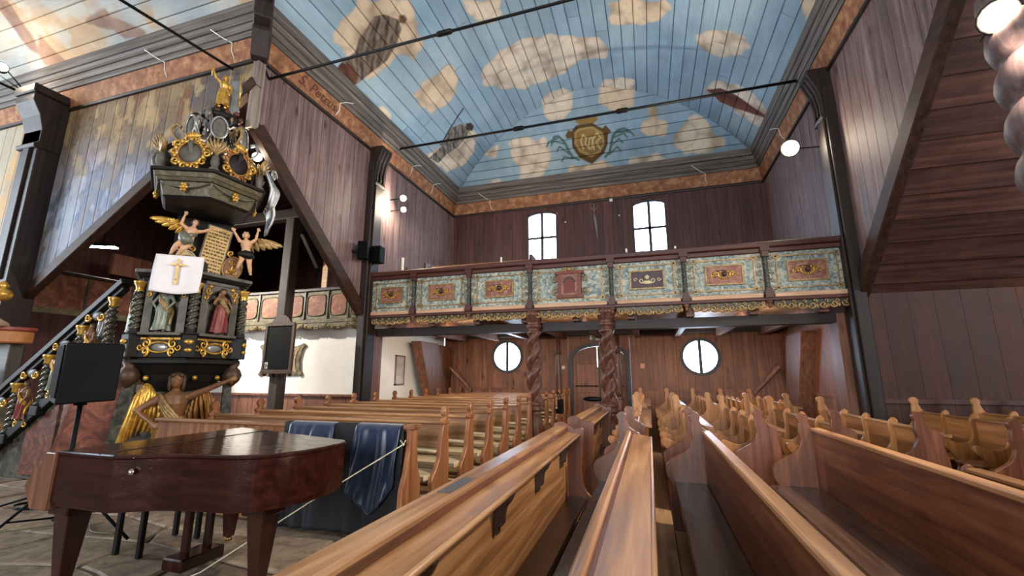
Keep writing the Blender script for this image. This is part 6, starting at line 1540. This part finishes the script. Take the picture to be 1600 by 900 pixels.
L('spotlight', (-12.5, 4.35, 7.62), 9, 'left one of two white lamps on the far left post head', .09, 30, (0,.05,0), (.3,.3,-.25), tilt=(0,0,.4))
tl = empty('tube_lamp', (-12.2, 6.6, 4.5), math.radians(30), 'oblong bright lamp under the left brace above the stair', 'lamp')
MB().box(-.32, -.08, .0, .32, .08, .06).build('housing', M_blk, tl, .01); MB().box(-.30, -.065, -.03, .30, .065, .002).build('tube', emis('cool_tube_glow', (236, 244, 255), 12), tl, .02); MB().tube([(0,0,.05), (0,0,2.24)], .012, 6).build('rod', M_blk, tl)
ld = bpy.data.lights.new('tube_lamp_light', 'SPOT'); ld.energy = 900; ld.color = (1.0, .93, .84); ld.shadow_soft_size = .08; ld.spot_size = 2.1; ld.spot_blend = .6
lo = bpy.data.objects.new('tube_lamp_light', ld); COL.objects.link(lo); lo.location = (-12.15, 6.6, 4.42); lo.rotation_euler = Vector((.75, .55, -.38)).to_track_quat('-Z', 'Y').to_euler()
for dx, lab in ((0, 'small black wall loudspeaker on the left post, the one nearer the pulpit'), (.0, 'small black wall loudspeaker on the left post, nearer the balcony')):
    k = 0 if 'pulpit' in lab else 1
    s_ = empty('wall_speaker', (XL+.22 if k == 0 else XL+.34, 8.20 + .42*k, 4.12), .5 - .4*k, lab, 'loudspeaker')
    MB().box(-.11, -.12, 0, .11, .12, .40).build('cabinet', M_blk, s_, .01); MB().box(-.1, -.13, .02, .1, -.12, .38).build('grille', bpy.data.materials['black_grille'], s_); MB().box(-.3+.1*k, .0, .15, -.1, .05, .2).build('bracket', M_blk, s_)
# big knobbed column at the right edge
kc = empty('knobbed_column', (3.36, 4.52, 0), 0, 'thick knobbed spiral column cut off by the right edge of the photo', 'column')
m = MB(); k = 150; n = 20; vs = []
for i in range(k+1):
    t = i/k; z = .9 + 4.6*t
    for j in range(n):
        a = 2*PI*j/n; rr = .17 + .10*abs(math.cos(.5*(a - 2*PI*t*11.0)))**.7
        vs.append((rr*math.cos(a), rr*math.sin(a), z))
m.add(vs, [(i*n+j, i*n+(j+1)%n, (i+1)*n+(j+1)%n, (i+1)*n+j) for i in range(k) for j in range(n)], True); m.build('spiral_shaft', wood('silvered_brown_column', (58, 44, 46), (86, 68, 68), (112, 92, 90), 'z', .5, 0), kc)
MB().lathe([(.30,0),(.30,.5),(.24,.55),(.30,.75),(.30,.85),(.2,.92)], 20).build('pedestal', M_twist, kc)
MB().lathe([(.24,5.46),(.3,5.5),(.3,5.6),(.24,5.66),(.34,5.8),(.36,5.95)], 20).build('capital', M_twist, kc)
# plate on the long desk, bag on a far pew end
dk = bpy.data.objects['book_desk']
MB().box(.0, 2.02, .9555, .07, 2.34, .9575).build('number_plate', plain('grey_enamel_plate', (78, 76, 80), .4, mottle=.3, scale=40), dk)
bg = empty('shoulder_bag', (-2.08, 10.6, 0), 0, 'small black bag hanging on a far pew end left of the door', 'bag')
MB().add([(-.05,-.15,.62),(.06,-.15,.62),(.06,.15,.62),(-.05,.15,.62),(-.03,-.20,.95),(.05,-.20,.95),(.05,.20,.95),(-.03,.20,.95)], [(0,3,2,1),(4,5,6,7),(0,1,5,4),(1,2,6,5),(2,3,7,6),(3,0,4,7)]).build('pouch', M_blk, bg, .02)
MB().tube(smooth([(.0,-.15,.94),(-.04,-.10,1.06),(-.06,0,1.12),(-.04,.10,1.06),(.0,.15,.94)], 5), .012, 6).build('strap', M_blk, bg)
# opening with a raised flap in the left wall over the gallery, and a hatch
hb = empty('wall_hatch', (XL, 10.2, 0), 0, 'dark hatch opening with pale edge board low on the left wall above the balcony', 'hatch')
MB().box(.0, .25, 3.9, .02, .95, 4.42).build('opening', M_gap, hb); MB().box(0, .0, 3.9, .05, .05, 4.7).build('edge_board', M_plaster, hb); MB().prism([(.2,4.42),(1.0,4.10),(1.0,4.14),(.2,4.48)], 'x', .0, .06).build('flap', M_wall_grey, hb)
# raking bench on the gallery behind the handrail
gb = empty('gallery_bench', (-4.0, 10.2, 2.88), 0, 'low reddish bench top showing above the balcony handrail on the left', 'bench')
MB().box(-1.4, -.03, .6, 1.4, .03, 1.45).build('backrest', M_redbrown, gb); MB().box(-1.45, -.05, 1.42, 1.45, .06, 1.47).build('top_rail', M_pine_x, gb, .008); MB().box(-1.4, -.4, .42, 1.4, 0, .46).build('seat', M_redbrown, gb)
for sx in (-1.42, 1.42): MB().box(sx-.03, -.38, 0, sx+.03, .05, 1.5).build('bench_end', M_redbrown, gb)
# white cracks of old filler and a painted name on the left cornice
M_fill = plain('white_filler', (220, 214, 204), .8, mottle=.05)
def crack(y, parent, sg=1, X=XL):
    m = MB(); m.tube([(X+sg*.045, y, 7.16), (X+sg*.085, y+.05, 7.30), (X+sg*.115, y+.03, 7.46), (X+sg*.17, y+.14, 7.54), (X+sg*.22, y+.34, 7.63)], .011, 5); m.build('filler_crack', M_fill, parent)
t1 = bpy.data.objects['trim_1']; t3 = bpy.data.objects['trim_3']; t4 = bpy.data.objects['trim_4']; t2 = bpy.data.objects['trim_2']
for y in (7.15, 10.3, 11.6): crack(y, t1)
crack(11.2, t3, -1, XR)
def crack_x(x, parent, wall, sg):
    m = MB(); m.tube([(x, wall+sg*.045, 7.16), (x-.05, wall+sg*.085, 7.32), (x-.03, wall+sg*.115, 7.46), (x-.2, wall+sg*.17, 7.56), (x-.42, wall+sg*.26, 7.72)], .011, 5); m.build('filler_crack', M_fill, parent)
for x in (-6.9, -8.6): crack_x(x, t4, YT, -1)
crack_x(-4.9, t2, YB-.02, -1); crack_x(2.0, t2, YB-.02, -1)
cu = bpy.data.curves.new('painted_name', 'FONT'); cu.body = 'S. Petrus'; cu.size = .30; cu.extrude = .001; cu.shear = .4
to = bpy.data.objects.new('painted_name', cu); COL.objects.link(to); bpy.context.view_layer.update()
me = bpy.data.meshes.new_from_object(to.evaluated_get(bpy.context.evaluated_depsgraph_get())); bpy.data.objects.remove(to)
me.materials.clear(); me.materials.append(plain('dark_red_lettering', (84, 40, 32), .7))
o = link('painted_name', me, t1)
ydir = Vector((0,1,0)); up = Vector((.08,0,.36)).normalized(); nrm = ydir.cross(up).normalized()
o.matrix_local = Matrix(((ydir.x,up.x,nrm.x,XL+.062),(ydir.y,up.y,nrm.y,6.02),(ydir.z,up.z,nrm.z,7.20),(0,0,0,1)))
